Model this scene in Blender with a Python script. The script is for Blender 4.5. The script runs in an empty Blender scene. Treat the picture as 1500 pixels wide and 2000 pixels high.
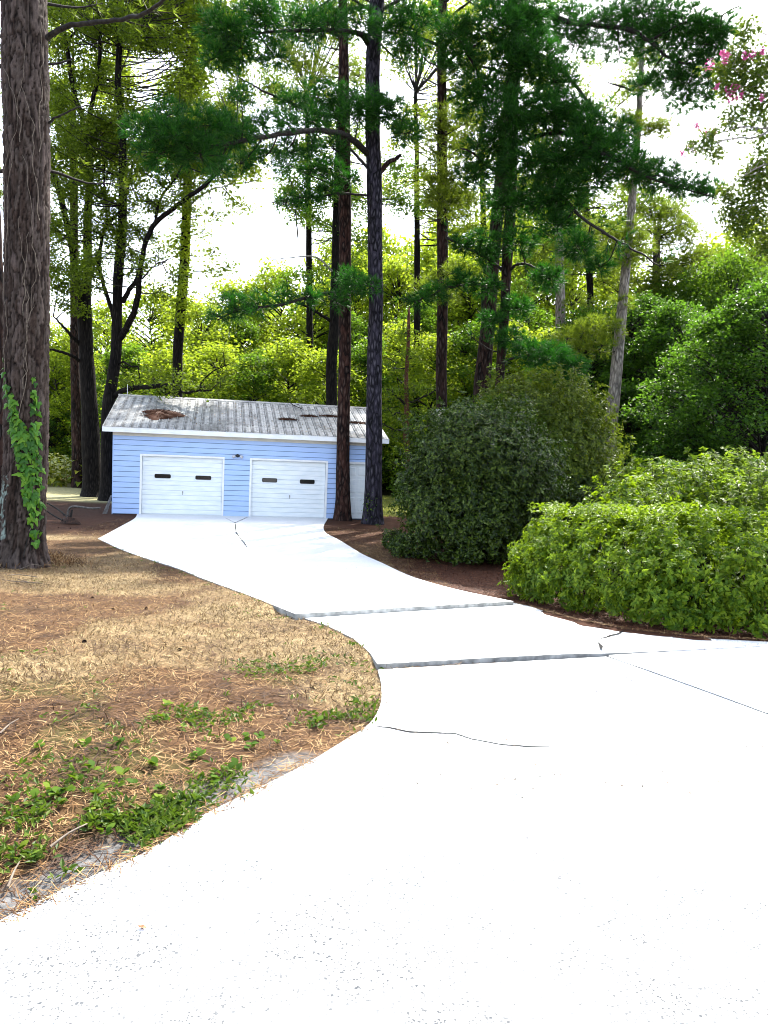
import bpy, math, random
import numpy as np
from mathutils import Matrix, Vector

# ------------------------------------------------------------------ camera, sky, sun, exposure
SC = bpy.context.scene
COL = SC.collection
FPX = 1502.0                                   # focal length in pixels of the 1500 x 2000 photograph
PITCH, ROLL, CAMH = 0.079, 0.042, 1.75
_c, _s = math.cos(ROLL), math.sin(ROLL)
_R0 = np.array([1.0, 0, 0]); _U0 = np.array([0, math.sin(PITCH), math.cos(PITCH)])
CF = np.array([0, math.cos(PITCH), -math.sin(PITCH)])
CR = _c * _R0 + _s * _U0
CU = -_s * _R0 + _c * _U0
CO = np.array([0, 0, CAMH])
cam_data = bpy.data.cameras.new("camera")
cam = bpy.data.objects.new("camera", cam_data)
COL.objects.link(cam)
M = Matrix(((CR[0], CU[0], -CF[0], CO[0]), (CR[1], CU[1], -CF[1], CO[1]), (CR[2], CU[2], -CF[2], CO[2]), (0, 0, 0, 1)))
cam.matrix_world = M
cam_data.sensor_fit = 'VERTICAL'; cam_data.sensor_height = 36.0; cam_data.lens = FPX / 2000 * 36
cam_data.clip_start = 0.05; cam_data.clip_end = 3000
SC.camera = cam

SUN_AZ, SUN_EL = math.radians(24), math.radians(49)      # azimuth clockwise from straight ahead
world = bpy.data.worlds.new("World"); SC.world = world; world.use_nodes = True
wn, wl = world.node_tree.nodes, world.node_tree.links
wn.clear()
sky = wn.new('ShaderNodeTexSky'); sky.sky_type = 'NISHITA'; sky.sun_disc = False
sky.sun_elevation = SUN_EL; sky.sun_rotation = SUN_AZ
sky.air_density = 1.0; sky.dust_density = 2.5; sky.ozone_density = 1.0
bg = wn.new('ShaderNodeBackground'); bg.inputs['Strength'].default_value = 0.15
wo = wn.new('ShaderNodeOutputWorld')
hz = wn.new('ShaderNodeHueSaturation'); hz.inputs['Saturation'].default_value = 0.62   # humid white summer haze over the whole dome
wl.new(sky.outputs[0], hz.inputs['Color']); wl.new(hz.outputs[0], bg.inputs[0]); wl.new(bg.outputs[0], wo.inputs[0])
sun_data = bpy.data.lights.new("sun", 'SUN'); sun_data.energy = 3.0; sun_data.angle = math.radians(0.5)
sun_data.color = (1.0, 0.95, 0.86)
sun = bpy.data.objects.new("sun", sun_data); COL.objects.link(sun)
_sd = Vector((math.sin(SUN_AZ) * math.cos(SUN_EL), math.cos(SUN_AZ) * math.cos(SUN_EL), math.sin(SUN_EL)))
sun.rotation_euler = _sd.to_track_quat('Z', 'Y').to_euler()
SC.view_settings.view_transform = 'Standard'
try: SC.view_settings.look = 'None'
except Exception: pass
SC.view_settings.exposure = 2.4
SC.view_settings.gamma = 1.0
SC.view_settings.use_curve_mapping = False
SC.cycles.use_denoising = True
SC.cycles.pixel_filter_type = 'BLACKMAN_HARRIS'; SC.cycles.filter_width = 1.0
SC.cycles.max_bounces = 7; SC.cycles.diffuse_bounces = 3; SC.cycles.transmission_bounces = 5; SC.cycles.glossy_bounces = 2
SC.cycles.caustics_reflective = False; SC.cycles.caustics_refractive = False

# ------------------------------------------------------------------ helpers
RNG = np.random.default_rng(11)
def ss(t):
    t = np.clip(t, 0, 1); return t * t * (3 - 2 * t)
DROP = 0.913
def zg(y): return -DROP * ss((np.asarray(y, float) - 3) / 17)
def ray(px, py): return (px - 750) / FPX * CR + (1000 - py) / FPX * CU + CF
def at(px, py, Y):
    """the point of the place seen at photo pixel (px, py) that lies Y metres ahead"""
    r = ray(px, py); return CO + r * (Y / r[1])
def gp(px, py, lift=0.0):
    """where the line of sight meets the ground"""
    r = ray(px, py); Y = 8.0
    for _ in range(40):
        z = float(zg(Y)) + lift; Y = 0.5 * Y + 0.5 * min(200, max(.5, (z - CAMH) / r[2] * r[1])) if r[2] < 0 else 200
    p = CO + r * (Y / r[1]); p[2] = float(zg(Y)) + lift
    return p

class MB:
    def __init__(s): s.v = []; s.f = []; s.n = 0
    def add(s, V, F, mi=0):
        V = np.asarray(V, float).reshape(-1, 3); F = np.asarray(F, np.int64)
        s.v.append(V); s.f.append((F + s.n, mi)); s.n += len(V)
    def box(s, x0, x1, y0, y1, z0, z1, mi=0):
        V = [(x, y, z) for z in (z0, z1) for y in (y0, y1) for x in (x0, x1)]
        s.add(V, [(0, 2, 3, 1), (4, 5, 7, 6), (0, 1, 5, 4), (2, 6, 7, 3), (0, 4, 6, 2), (1, 3, 7, 5)], mi)
    def prism(s, poly, z0, z1, axis='x', mi=0):
        """poly in the two other axes, extruded along axis between z0 and z1"""
        n = len(poly)
        def mk(a, b, c): return {'x': (c, a, b), 'y': (a, c, b), 'z': (a, b, c)}[axis]
        V = [mk(a, b, z0) for a, b in poly] + [mk(a, b, z1) for a, b in poly]
        s.add(V, [(i, (i + 1) % n, n + (i + 1) % n, n + i) for i in range(n)], mi)
        for base, rev in ((0, True), (n, False)):
            tri = [(base, base + i, base + i + 1) for i in range(1, n - 1)]
            if rev: tri = [t[::-1] for t in tri]
            s.f.append((np.array(tri) + s.n - 2 * n, mi))
    def tube(s, P, R, sides=6, mi=0, cap=True):
        P = np.asarray(P, float); n = len(P); R = np.broadcast_to(np.asarray(R, float), (n,))
        T = np.gradient(P, axis=0); T /= np.linalg.norm(T, axis=1)[:, None] + 1e-9
        ref = np.array([0, 0, 1.0]) if abs(T[0][2]) < .8 else np.array([1.0, 0, 0])
        A = np.cross(T, ref); A /= np.linalg.norm(A, axis=1)[:, None] + 1e-9
        B = np.cross(T, A)
        a = np.arange(sides) / sides * 2 * np.pi
        V = P[:, None] + R[:, None, None] * (np.cos(a)[None, :, None] * A[:, None] + np.sin(a)[None, :, None] * B[:, None])
        i = np.arange(n - 1)[:, None] * sides; j = np.arange(sides)[None]; j2 = (j + 1) % sides
        F = np.stack([i + j, i + j2, i + sides + j2, i + sides + j], -1).reshape(-1, 4)
        off = s.n; s.add(V.reshape(-1, 3), F, mi)
        if cap:
            for b in (0, (n - 1) * sides):
                t = np.array([(b, b + k, b + k + 1) for k in range(1, sides - 1)]); s.f.append((t + off, mi))
    def build(s, name, mats, parent=None, smooth=False, origin=(0, 0, 0), mesh_only=False):
        me = bpy.data.meshes.new(name)
        V = np.concatenate(s.v) - np.asarray(origin, float)
        me.vertices.add(len(V)); me.vertices.foreach_set('co', V.astype(np.float32).ravel())
        tot = np.concatenate([np.full(len(f), f.shape[1], np.int32) for f, _ in s.f])
        li = np.concatenate([f.ravel() for f, _ in s.f]).astype(np.int32)
        mi = np.concatenate([np.full(len(f), m, np.int32) for f, m in s.f])
        st = np.concatenate([[0], np.cumsum(tot)[:-1]]).astype(np.int32)
        me.loops.add(len(li)); me.loops.foreach_set('vertex_index', li)
        me.polygons.add(len(tot)); me.polygons.foreach_set('loop_start', st); me.polygons.foreach_set('loop_total', tot)
        me.polygons.foreach_set('material_index', mi)
        me.polygons.foreach_set('use_smooth', np.full(len(tot), smooth, bool))
        for m in (mats if isinstance(mats, (list, tuple)) else [mats]): me.materials.append(m)
        me.update(calc_edges=True)
        if mesh_only: return me
        return link(name, me, parent)

def link(name, me, parent=None, loc=None):
    o = bpy.data.objects.new(name, me); COL.objects.link(o)
    if parent is not None: o.parent = parent
    if loc is not None: o.location = loc
    return o
def tag(o, label=None, cat=None, group=None, kind=None):
    if label: o['label'] = label
    if cat: o['category'] = cat
    if group: o['group'] = group
    if kind: o['kind'] = kind
    return o
def thing(name, loc, label, cat, group=None, rz=0.0):
    o = bpy.data.objects.new(name, None); COL.objects.link(o); o.location = tuple(loc); o.rotation_euler = (0, 0, rz)
    o.empty_display_size = .3
    return tag(o, label, cat, group)
def dup(root, loc, rz=0.0, scale=1.0, label=None, group=None):
    r = root.copy(); COL.objects.link(r); r.location = tuple(loc); r.rotation_euler = (0, 0, rz)
    r.scale = (scale,) * 3 if np.isscalar(scale) else tuple(scale)
    if label: r['label'] = label
    if group: r['group'] = group
    for ch in list(root.children):
        c = ch.copy(); COL.objects.link(c); c.parent = r
        for g in list(ch.children):
            d = g.copy(); COL.objects.link(d); d.parent = c
    return r

def _h(ix, iy, iz=0, seed=0):
    n = (ix * 374761393 + iy * 668265263 + iz * 2147483647 + seed * 1274126177) & 0xffffffff
    n = ((n ^ (n >> 13)) * 1274126177) & 0xffffffff
    return ((n ^ (n >> 16)) & 0xffff) / 65535.0
def vnoise(P, seed=0):
    P = np.asarray(P, float); I = np.floor(P).astype(np.int64); Fr = P - I; Fr = Fr * Fr * (3 - 2 * Fr)
    d = P.shape[1]; out = 0
    for k in range(2 ** d):
        o = [(k >> a) & 1 for a in range(d)]
        w = np.prod([Fr[:, a] if o[a] else 1 - Fr[:, a] for a in range(d)], axis=0)
        out = out + w * _h(*[I[:, a] + o[a] for a in range(d)], *([0] * (3 - d)), seed=seed)
    return out
def fbm(P, seed=0, oct=3):
    a, t, s = 1.0, 0, 0
    for k in range(oct):
        t = t + a * vnoise(np.asarray(P) * 2 ** k, seed + k); s += a; a *= .5
    return t / s
def worley(P, seed=0):
    """second-minus-first cell distance: 0 on the cracks between plates"""
    I = np.floor(P).astype(np.int64); d1 = np.full(len(P), 9.0); d2 = d1.copy(); idv = np.zeros(len(P))
    for dx in (-1, 0, 1):
        for dy in (-1, 0, 1):
            cx, cy = I[:, 0] + dx, I[:, 1] + dy
            qx = cx + _h(cx, cy, 1, seed); qy = cy + _h(cx, cy, 2, seed)
            d = np.hypot(P[:, 0] - qx, P[:, 1] - qy); hid = _h(cx, cy, 3, seed)
            m = d < d1; d2 = np.where(m, d1, np.minimum(d2, d)); idv = np.where(m, hid, idv); d1 = np.where(m, d, d1)
    return d2 - d1, idv
def unit(n, rng):
    v = rng.normal(size=(n, 3)); return v / (np.linalg.norm(v, axis=1)[:, None] + 1e-9)
def nrm(v): return v / (np.linalg.norm(v, axis=-1, keepdims=True) + 1e-9)
def curve(pts, k=4):
    """Catmull-Rom through points"""
    P = np.asarray(pts, float); Q = np.vstack([2 * P[0] - P[1], P, 2 * P[-1] - P[-2]]); out = []
    for i in range(1, len(Q) - 2):
        for t in np.arange(k) / k:
            a, b, c, d = Q[i - 1], Q[i], Q[i + 1], Q[i + 2]
            out.append(.5 * (2 * b + (c - a) * t + (2 * a - 5 * b + 4 * c - d) * t * t + (3 * b - 3 * c + d - a) * t ** 3))
    out.append(P[-1]); return np.array(out)
def leaves(mb, pos, size, rng, aspect=.55, d=None, nb=.6, mi=0, fold=.12, var=.6):
    """one folded leaf (two triangles) at each position"""
    n = len(pos)
    if n == 0: return
    if d is None:
        d = unit(n, rng); d[:, 2] = d[:, 2] * .6 - .15; d = nrm(d)
    up = unit(n, rng) + np.array([0, 0, nb * 2]); w = nrm(np.cross(d, up)); nn = np.cross(w, d)
    s = (size * (1 - var / 2 + var * rng.random(n)))[:, None]
    V = np.stack([pos, pos + d * s * .45 + w * s * aspect * .5 + nn * s * fold, pos + d * s, pos + d * s * .45 - w * s * aspect * .5 + nn * s * fold], 1).reshape(-1, 3)
    b = np.arange(n)[:, None] * 4
    F = np.concatenate([b + np.array([[0, 1, 2]]), b + np.array([[0, 2, 3]])])
    mb.add(V, F, mi)
def tufts(mb, C, D, rng, n=14, L=.2, w=.011, spread=.95, mi=0):
    """a brush of n needles (thin triangles) at each centre C pointing about D"""
    C = np.repeat(np.asarray(C), n, 0); D = np.repeat(np.asarray(D), n, 0); m = len(C)
    if m == 0: return
    d = nrm(D + unit(m, rng) * spread); l = (L * (.65 + .5 * rng.random(m)))[:, None]
    sd = nrm(np.cross(d, unit(m, rng))) * w * .5
    tip = C + d * l; tip[:, 2] -= (l[:, 0] ** 2) * .35
    V = np.stack([C + sd, C - sd, tip], 1).reshape(-1, 3)
    mb.add(V, np.arange(m * 3).reshape(-1, 3), mi)

# ------------------------------------------------------------------ materials
def mat(name):
    m = bpy.data.materials.new(name); m.use_nodes = True; nt = m.node_tree; nt.nodes.clear()
    out = nt.nodes.new('ShaderNodeOutputMaterial')
    return m, nt, out
def N(nt, t, **kw):
    n = nt.nodes.new(t)
    for k, v in kw.items():
        if k in n.inputs: n.inputs[k].default_value = v
        else: setattr(n, k, v)
    return n
def ramp(nt, stops, fac=None):
    r = nt.nodes.new('ShaderNodeValToRGB'); e = r.color_ramp.elements
    while len(e) < len(stops): e.new(.5)
    for i, (p, c) in enumerate(stops): e[i].position = p; e[i].color = (*c, 1) if len(c) == 3 else c
    if fac is not None: nt.links.new(fac, r.inputs[0])
    return r
def princ(nt, out, rough=.7, spec=.3):
    b = N(nt, 'ShaderNodeBsdfPrincipled'); b.inputs['Roughness'].default_value = rough; b.inputs['Specular IOR Level'].default_value = spec
    nt.links.new(b.outputs[0], out.inputs[0]); return b
def leaf_mat(name, cols, tcol, tfac=.4, rough=.5, spec=.4):
    m, nt, out = mat(name); g = N(nt, 'ShaderNodeNewGeometry')
    r = ramp(nt, [(i / (len(cols) - 1), c) for i, c in enumerate(cols)], g.outputs['Random Per Island'])
    b = N(nt, 'ShaderNodeBsdfPrincipled'); b.inputs['Roughness'].default_value = rough; b.inputs['Specular IOR Level'].default_value = spec
    nt.links.new(r.outputs[0], b.inputs['Base Color'])
    t = N(nt, 'ShaderNodeBsdfTranslucent')
    mx = N(nt, 'ShaderNodeMix', data_type='RGBA', blend_type='MULTIPLY'); mx.inputs[0].default_value = 1
    hv = N(nt, 'ShaderNodeHueSaturation', Value=1.0); nt.links.new(r.outputs[0], hv.inputs['Color'])
    r2 = ramp(nt, [(0, tuple(x * .6 for x in tcol)), (1, tcol)], g.outputs['Random Per Island'])
    nt.links.new(r2.outputs[0], t.inputs[0])
    mix = N(nt, 'ShaderNodeMixShader'); mix.inputs[0].default_value = tfac
    nt.links.new(b.outputs[0], mix.inputs[1]); nt.links.new(t.outputs[0], mix.inputs[2]); nt.links.new(mix.outputs[0], out.inputs[0])
    nt.nodes.remove(mx); nt.nodes.remove(hv)
    return m
def noise_mat(name, c1, c2, scale=8, rough=.8, spec=.2, bump=.2, stretch=(1, 1, 1), detail=6, lo=.35, hi=.65, dist=.02, metal=0):
    m, nt, out = mat(name); tc = N(nt, 'ShaderNodeTexCoord'); mp = N(nt, 'ShaderNodeMapping'); mp.inputs['Scale'].default_value = stretch
    nt.links.new(tc.outputs['Object'], mp.inputs[0])
    no = N(nt, 'ShaderNodeTexNoise', Scale=scale, Detail=detail); nt.links.new(mp.outputs[0], no.inputs['Vector'])
    r = ramp(nt, [(lo, c1), (hi, c2)], no.outputs[0]); b = princ(nt, out, rough, spec); b.inputs['Metallic'].default_value = metal
    nt.links.new(r.outputs[0], b.inputs['Base Color'])
    if bump:
        bp = N(nt, 'ShaderNodeBump', Strength=bump, Distance=dist); nt.links.new(no.outputs[0], bp.inputs['Height']); nt.links.new(bp.outputs[0], b.inputs['Normal'])
    return m
def bark_mat(name, dark, light, sx=7, sz=2.2, red=(.09, .045, .03), bump=.8, dist=.03):
    m, nt, out = mat(name); tc = N(nt, 'ShaderNodeTexCoord'); mp = N(nt, 'ShaderNodeMapping'); mp.inputs['Scale'].default_value = (sx, sx, sz)
    nt.links.new(tc.outputs['Object'], mp.inputs[0])
    no0 = N(nt, 'ShaderNodeTexNoise', Scale=1.3, Detail=3); nt.links.new(mp.outputs[0], no0.inputs['Vector'])
    ad = N(nt, 'ShaderNodeMix', data_type='RGBA', blend_type='ADD'); ad.inputs[0].default_value = .35
    nt.links.new(mp.outputs[0], ad.inputs[6]); nt.links.new(no0.outputs['Color'], ad.inputs[7])
    vo = N(nt, 'ShaderNodeTexVoronoi', feature='DISTANCE_TO_EDGE', Scale=1.0); nt.links.new(ad.outputs[2], vo.inputs['Vector'])
    vc = N(nt, 'ShaderNodeTexVoronoi', feature='F1', Scale=1.0); nt.links.new(ad.outputs[2], vc.inputs['Vector'])
    no = N(nt, 'ShaderNodeTexNoise', Scale=4.0, Detail=8, Roughness=.7); nt.links.new(mp.outputs[0], no.inputs['Vector'])
    r = ramp(nt, [(.0, tuple(x * .5 for x in dark)), (.12, dark), (.45, light)], vo.outputs['Distance'])
    mx = N(nt, 'ShaderNodeMix', data_type='RGBA', blend_type='MIX'); nt.links.new(vc.outputs['Color'], mx.inputs[0])
    sp = N(nt, 'ShaderNodeSeparateColor'); nt.links.new(vc.outputs['Color'], sp.inputs[0])
    mu = N(nt, 'ShaderNodeMath', operation='MULTIPLY'); mu.inputs[1].default_value = .55; nt.links.new(sp.outputs[0], mu.inputs[0]); nt.links.new(mu.outputs[0], mx.inputs[0])
    nt.links.new(r.outputs[0], mx.inputs[6]); mx.inputs[7].default_value = (*red, 1)
    m2 = N(nt, 'ShaderNodeMix', data_type='RGBA', blend_type='MULTIPLY'); m2.inputs[0].default_value = .8
    rn = ramp(nt, [(.25, (.35, .35, .35)), (.75, (1.35, 1.35, 1.35))], no.outputs[0])
    nt.links.new(mx.outputs[2], m2.inputs[6]); nt.links.new(rn.outputs[0], m2.inputs[7])
    b = princ(nt, out, .9, .1); nt.links.new(m2.outputs[2], b.inputs['Base Color'])
    mm = N(nt, 'ShaderNodeMath', operation='MINIMUM'); mm.inputs[1].default_value = .3; nt.links.new(vo.outputs['Distance'], mm.inputs[0])
    ma = N(nt, 'ShaderNodeMath', operation='MULTIPLY_ADD'); ma.inputs[1].default_value = .25; nt.links.new(no.outputs[0], ma.inputs[0]); nt.links.new(mm.outputs[0], ma.inputs[2])
    bp = N(nt, 'ShaderNodeBump', Strength=bump, Distance=dist); nt.links.new(ma.outputs[0], bp.inputs['Height']); nt.links.new(bp.outputs[0], b.inputs['Normal'])
    return m
def flat(name, c, rough=.6, spec=.3, metal=0):
    m, nt, out = mat(name); b = princ(nt, out, rough, spec); b.inputs['Base Color'].default_value = (*c, 1); b.inputs['Metallic'].default_value = metal; return m

MT = {}
MT['bark_pine'] = bark_mat('pine bark', (.005, .004, .004), (.07, .057, .05), 9, 2.6, red=(.06, .03, .022))
MT['bark_big'] = bark_mat('plated pine bark', (.012, .01, .01), (.085, .072, .072), 12, 3.0, red=(.06, .035, .026), bump=.7, dist=.02)
MT['bark_grey'] = bark_mat('grey pine bark', (.035, .03, .026), (.17, .145, .125), 9, 2.4, red=(.12, .095, .075))
MT['bark_ash'] = bark_mat('pale ashen pine bark', (.15, .13, .115), (.48, .43, .38), 9, 2.4, red=(.36, .3, .25))
MT['bark_oak'] = bark_mat('oak bark', (.005, .004, .004), (.028, .024, .02), 14, 2.2, red=(.018, .015, .012))
MT['bark_pale'] = noise_mat('pale bark', (.12, .11, .10), (.28, .26, .24), 12, bump=.3)
MT['bark_red'] = noise_mat('reddish bark', (.05, .02, .012), (.14, .06, .035), 10, bump=.4, stretch=(1, 1, .3))
MT['wood_dark'] = noise_mat('dark branch wood', (.008, .0065, .0055), (.03, .025, .021), 14, bump=.3)
MT['needle_shade'] = leaf_mat('shade toned pine needles', [(.002, .012, .003), (.009, .045, .007), (.045, .125, .014)], (.035, .20, .01), .32, .5, .15)  # shade put into the needle colour; dark twin of the lit needles
MT['needle_lit'] = leaf_mat('sunlit toned pine needles', [(.02, .04, .004), (.085, .125, .010), (.17, .205, .024)], (.28, .40, .025), .44, .5, .15)  # same needles with sunlight put into the colour
MT['leaf_yellow'] = leaf_mat('yellow-green leaves', [(.025, .06, .004), (.10, .155, .008), (.19, .235, .016)], (.42, .56, .03), .5, .5, .15)
MT['leaf_mid'] = leaf_mat('mid green leaves', [(.008, .03, .004), (.038, .09, .008), (.10, .165, .016)], (.2, .38, .02), .4, .5, .15)
MT['leaf_oak'] = leaf_mat('dark oak leaves', [(.005, .014, .002), (.03, .058, .005), (.115, .16, .014)], (.24, .36, .018), .42, .5, .15)
MT['leaf_forest'] = leaf_mat('forest leaves', [(.003, .016, .002), (.025, .07, .007), (.085, .155, .016)], (.15, .34, .02), .38, .45, .2)
MT['leaf_bush'] = leaf_mat('small glossy evergreen leaves', [(.004, .012, .002), (.024, .048, .005), (.11, .155, .022)], (.08, .18, .01), .22, .36, .24)
MT['leaf_bush2'] = leaf_mat('olive shrub leaves', [(.012, .026, .003), (.06, .095, .009), (.15, .19, .024)], (.2, .28, .02), .34, .45, .15)
MT['leaf_hedge'] = leaf_mat('hedge leaves', [(.02, .06, .003), (.075, .14, .006), (.16, .22, .012)], (.26, .40, .01), .38, .5, .2)
MT['leaf_crape'] = leaf_mat('crape myrtle leaves', [(.012, .035, .006), (.035, .075, .010), (.09, .12, .012)], (.18, .27, .02), .35, .5, .2)
MT['leaf_ivy'] = leaf_mat('ivy leaves', [(.02, .07, .012), (.04, .12, .018), (.09, .17, .03)], (.12, .26, .02), .25, .4, .3)
MT['leaf_weed'] = leaf_mat('weed leaves', [(.02, .05, .006), (.045, .085, .008), (.10, .13, .016)], (.14, .24, .015), .25, .5, .15)
MT['leaf_tobacco'] = leaf_mat('tobacco leaves', [(.14, .18, .02), (.20, .22, .03), (.28, .26, .05)], (.45, .42, .06), .4)
MT['pink'] = leaf_mat('pink crape myrtle petals', [(.28, .02, .10), (.42, .05, .18), (.5, .10, .30)], (.5, .06, .22), .3)
MT['straw'] = leaf_mat('fallen pine needles', [(.022, .010, .004), (.085, .04, .015), (.21, .115, .044), (.36, .25, .12)], (.12, .06, .03), .10, .7, .15)
MT['straw_dk'] = leaf_mat('dark old needles', [(.010, .005, .003), (.035, .016, .008), (.075, .036, .016), (.13, .075, .036)], (.06, .03, .015), .1, .7, .15)  # darker needle tones, laid in random clumps
MT['straw_red'] = leaf_mat('rust coloured pine straw', [(.018, .006, .004), (.055, .020, .010), (.13, .052, .026)], (.06, .02, .01), .1, .7, .15)
MT['dry_grass'] = leaf_mat('dry grass', [(.04, .024, .010), (.17, .115, .05), (.38, .285, .145)], (.2, .13, .06), .2, .7, .15)  # dry grass, lightened to paint sunlit patches
MT['lawn_blade'] = leaf_mat('sunny lawn grass', [(.18, .22, .035), (.30, .32, .06), (.42, .40, .13)], (.45, .48, .08), .35, .6, .1)

MT['bark_pine_red'] = bark_mat('reddish pine bark', (.006, .004, .004), (.085, .058, .046), 10, 3.0, red=(.065, .028, .02), bump=.9)
MT['bark_pine_blue'] = bark_mat('bluish pine bark', (.005, .005, .006), (.092, .084, .10), 10, 3.0, red=(.05, .043, .062), bump=.9)
MT['leaf_mid2'] = leaf_mat('light green leaves', [(.018, .045, .005), (.06, .105, .010), (.13, .18, .018)], (.26, .40, .025), .42, .5, .12)
MT['dead_leaf'] = noise_mat('dead brown leaf', (.16, .06, .03), (.34, .16, .09), 60, bump=.2)
MT['straw_dark'] = leaf_mat('dark leaf crumbs', [(.03, .025, .02), (.08, .06, .04), (.16, .11, .07)], (.05, .03, .02), .1)
MT['stick'] = noise_mat('dead stick', (.07, .055, .042), (.17, .14, .11), 20, bump=.3)
MT['rust'] = noise_mat('rusted iron', (.012, .008, .006), (.06, .03, .02), 20, .8, .2, .4)
MT['plough_wood'] = noise_mat('worn plough beam', (.02, .018, .016), (.12, .11, .1), 10, .6, .3, .3, stretch=(1, 4, 4))
MT['box_wood'] = noise_mat('pale box wood', (.34, .31, .23), (.46, .43, .33), 8, .7, .2, .2)
MT['groove_shade'] = flat('painted groove shade', (.075, .115, .20), .9, .1)  # wall backing darkened to paint the shade in the gaps between boards
def siding_mat():
    m, nt, out = mat('blue painted clapboard'); b = princ(nt, out, .45, .4)
    tc = N(nt, 'ShaderNodeTexCoord'); mp = N(nt, 'ShaderNodeMapping'); mp.inputs['Scale'].default_value = (1.2, 6, 14); nt.links.new(tc.outputs['Object'], mp.inputs[0])
    no = N(nt, 'ShaderNodeTexNoise', Scale=2.5, Detail=6, Roughness=.65); nt.links.new(mp.outputs[0], no.inputs['Vector'])
    r = ramp(nt, [(.3, (.345, .485, .78)), (.7, (.41, .55, .84))], no.outputs[0]); nt.links.new(r.outputs[0], b.inputs['Base Color'])
    bp = N(nt, 'ShaderNodeBump', Strength=.15, Distance=.004); nt.links.new(no.outputs[0], bp.inputs['Height']); nt.links.new(bp.outputs[0], b.inputs['Normal'])
    return m
MT['siding'] = siding_mat()
MT['white'] = noise_mat('white trim paint', (.74, .75, .76), (.82, .82, .82), 3, .45, .4, .05)
MT['soffit'] = noise_mat('cream soffit paint', (.60, .57, .50), (.68, .65, .58), 3, .6, .3, .05)
MT['door_white'] = noise_mat('white door paint', (.70, .75, .78), (.80, .83, .84), 2, .4, .4, .04, stretch=(1, 1, 4))
MT['black_glass'] = flat('dark window glass', (.004, .004, .005), .15, .5)
MT['black'] = flat('black fixture', (.01, .01, .01), .4, .4)
MT['lamp_glass'] = flat('silvered lamp glass', (.5, .5, .52), .2, .6)
MT['steel'] = flat('bare steel', (.3, .3, .3), .4, .5, .6)
def roof_mat():
    m, nt, out = mat('weathered galvanised roofing'); b = princ(nt, out, .55, .45); b.inputs['Metallic'].default_value = .25
    g = N(nt, 'ShaderNodeNewGeometry'); mp = N(nt, 'ShaderNodeMapping'); mp.inputs['Scale'].default_value = (1, 1, 1); nt.links.new(g.outputs['Position'], mp.inputs[0])
    n1 = N(nt, 'ShaderNodeTexNoise', Scale=.55, Detail=5, Roughness=.6); nt.links.new(mp.outputs[0], n1.inputs['Vector'])
    n2 = N(nt, 'ShaderNodeTexNoise', Scale=7.0, Detail=6, Roughness=.75); nt.links.new(mp.outputs[0], n2.inputs['Vector'])
    r1 = ramp(nt, [(.38, (.11, .115, .12)), (.54, (.29, .30, .305))], n1.outputs[0])
    r2 = ramp(nt, [(.36, (.22, .20, .19)), (.46, (.92, .92, .92)), (.7, (1.1, 1.1, 1.1))], n2.outputs[0])
    mx = N(nt, 'ShaderNodeMix', data_type='RGBA', blend_type='MULTIPLY'); mx.inputs[0].default_value = .85
    nt.links.new(r1.outputs[0], mx.inputs[6]); nt.links.new(r2.outputs[0], mx.inputs[7]); nt.links.new(mx.outputs[2], b.inputs['Base Color'])
    return m
MT['roof'] = roof_mat()
MT['roof_seam'] = noise_mat('grimy roof seam', (.06, .062, .064), (.26, .265, .27), 3.5, .7, .3, .1, lo=.3, hi=.7)
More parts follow.
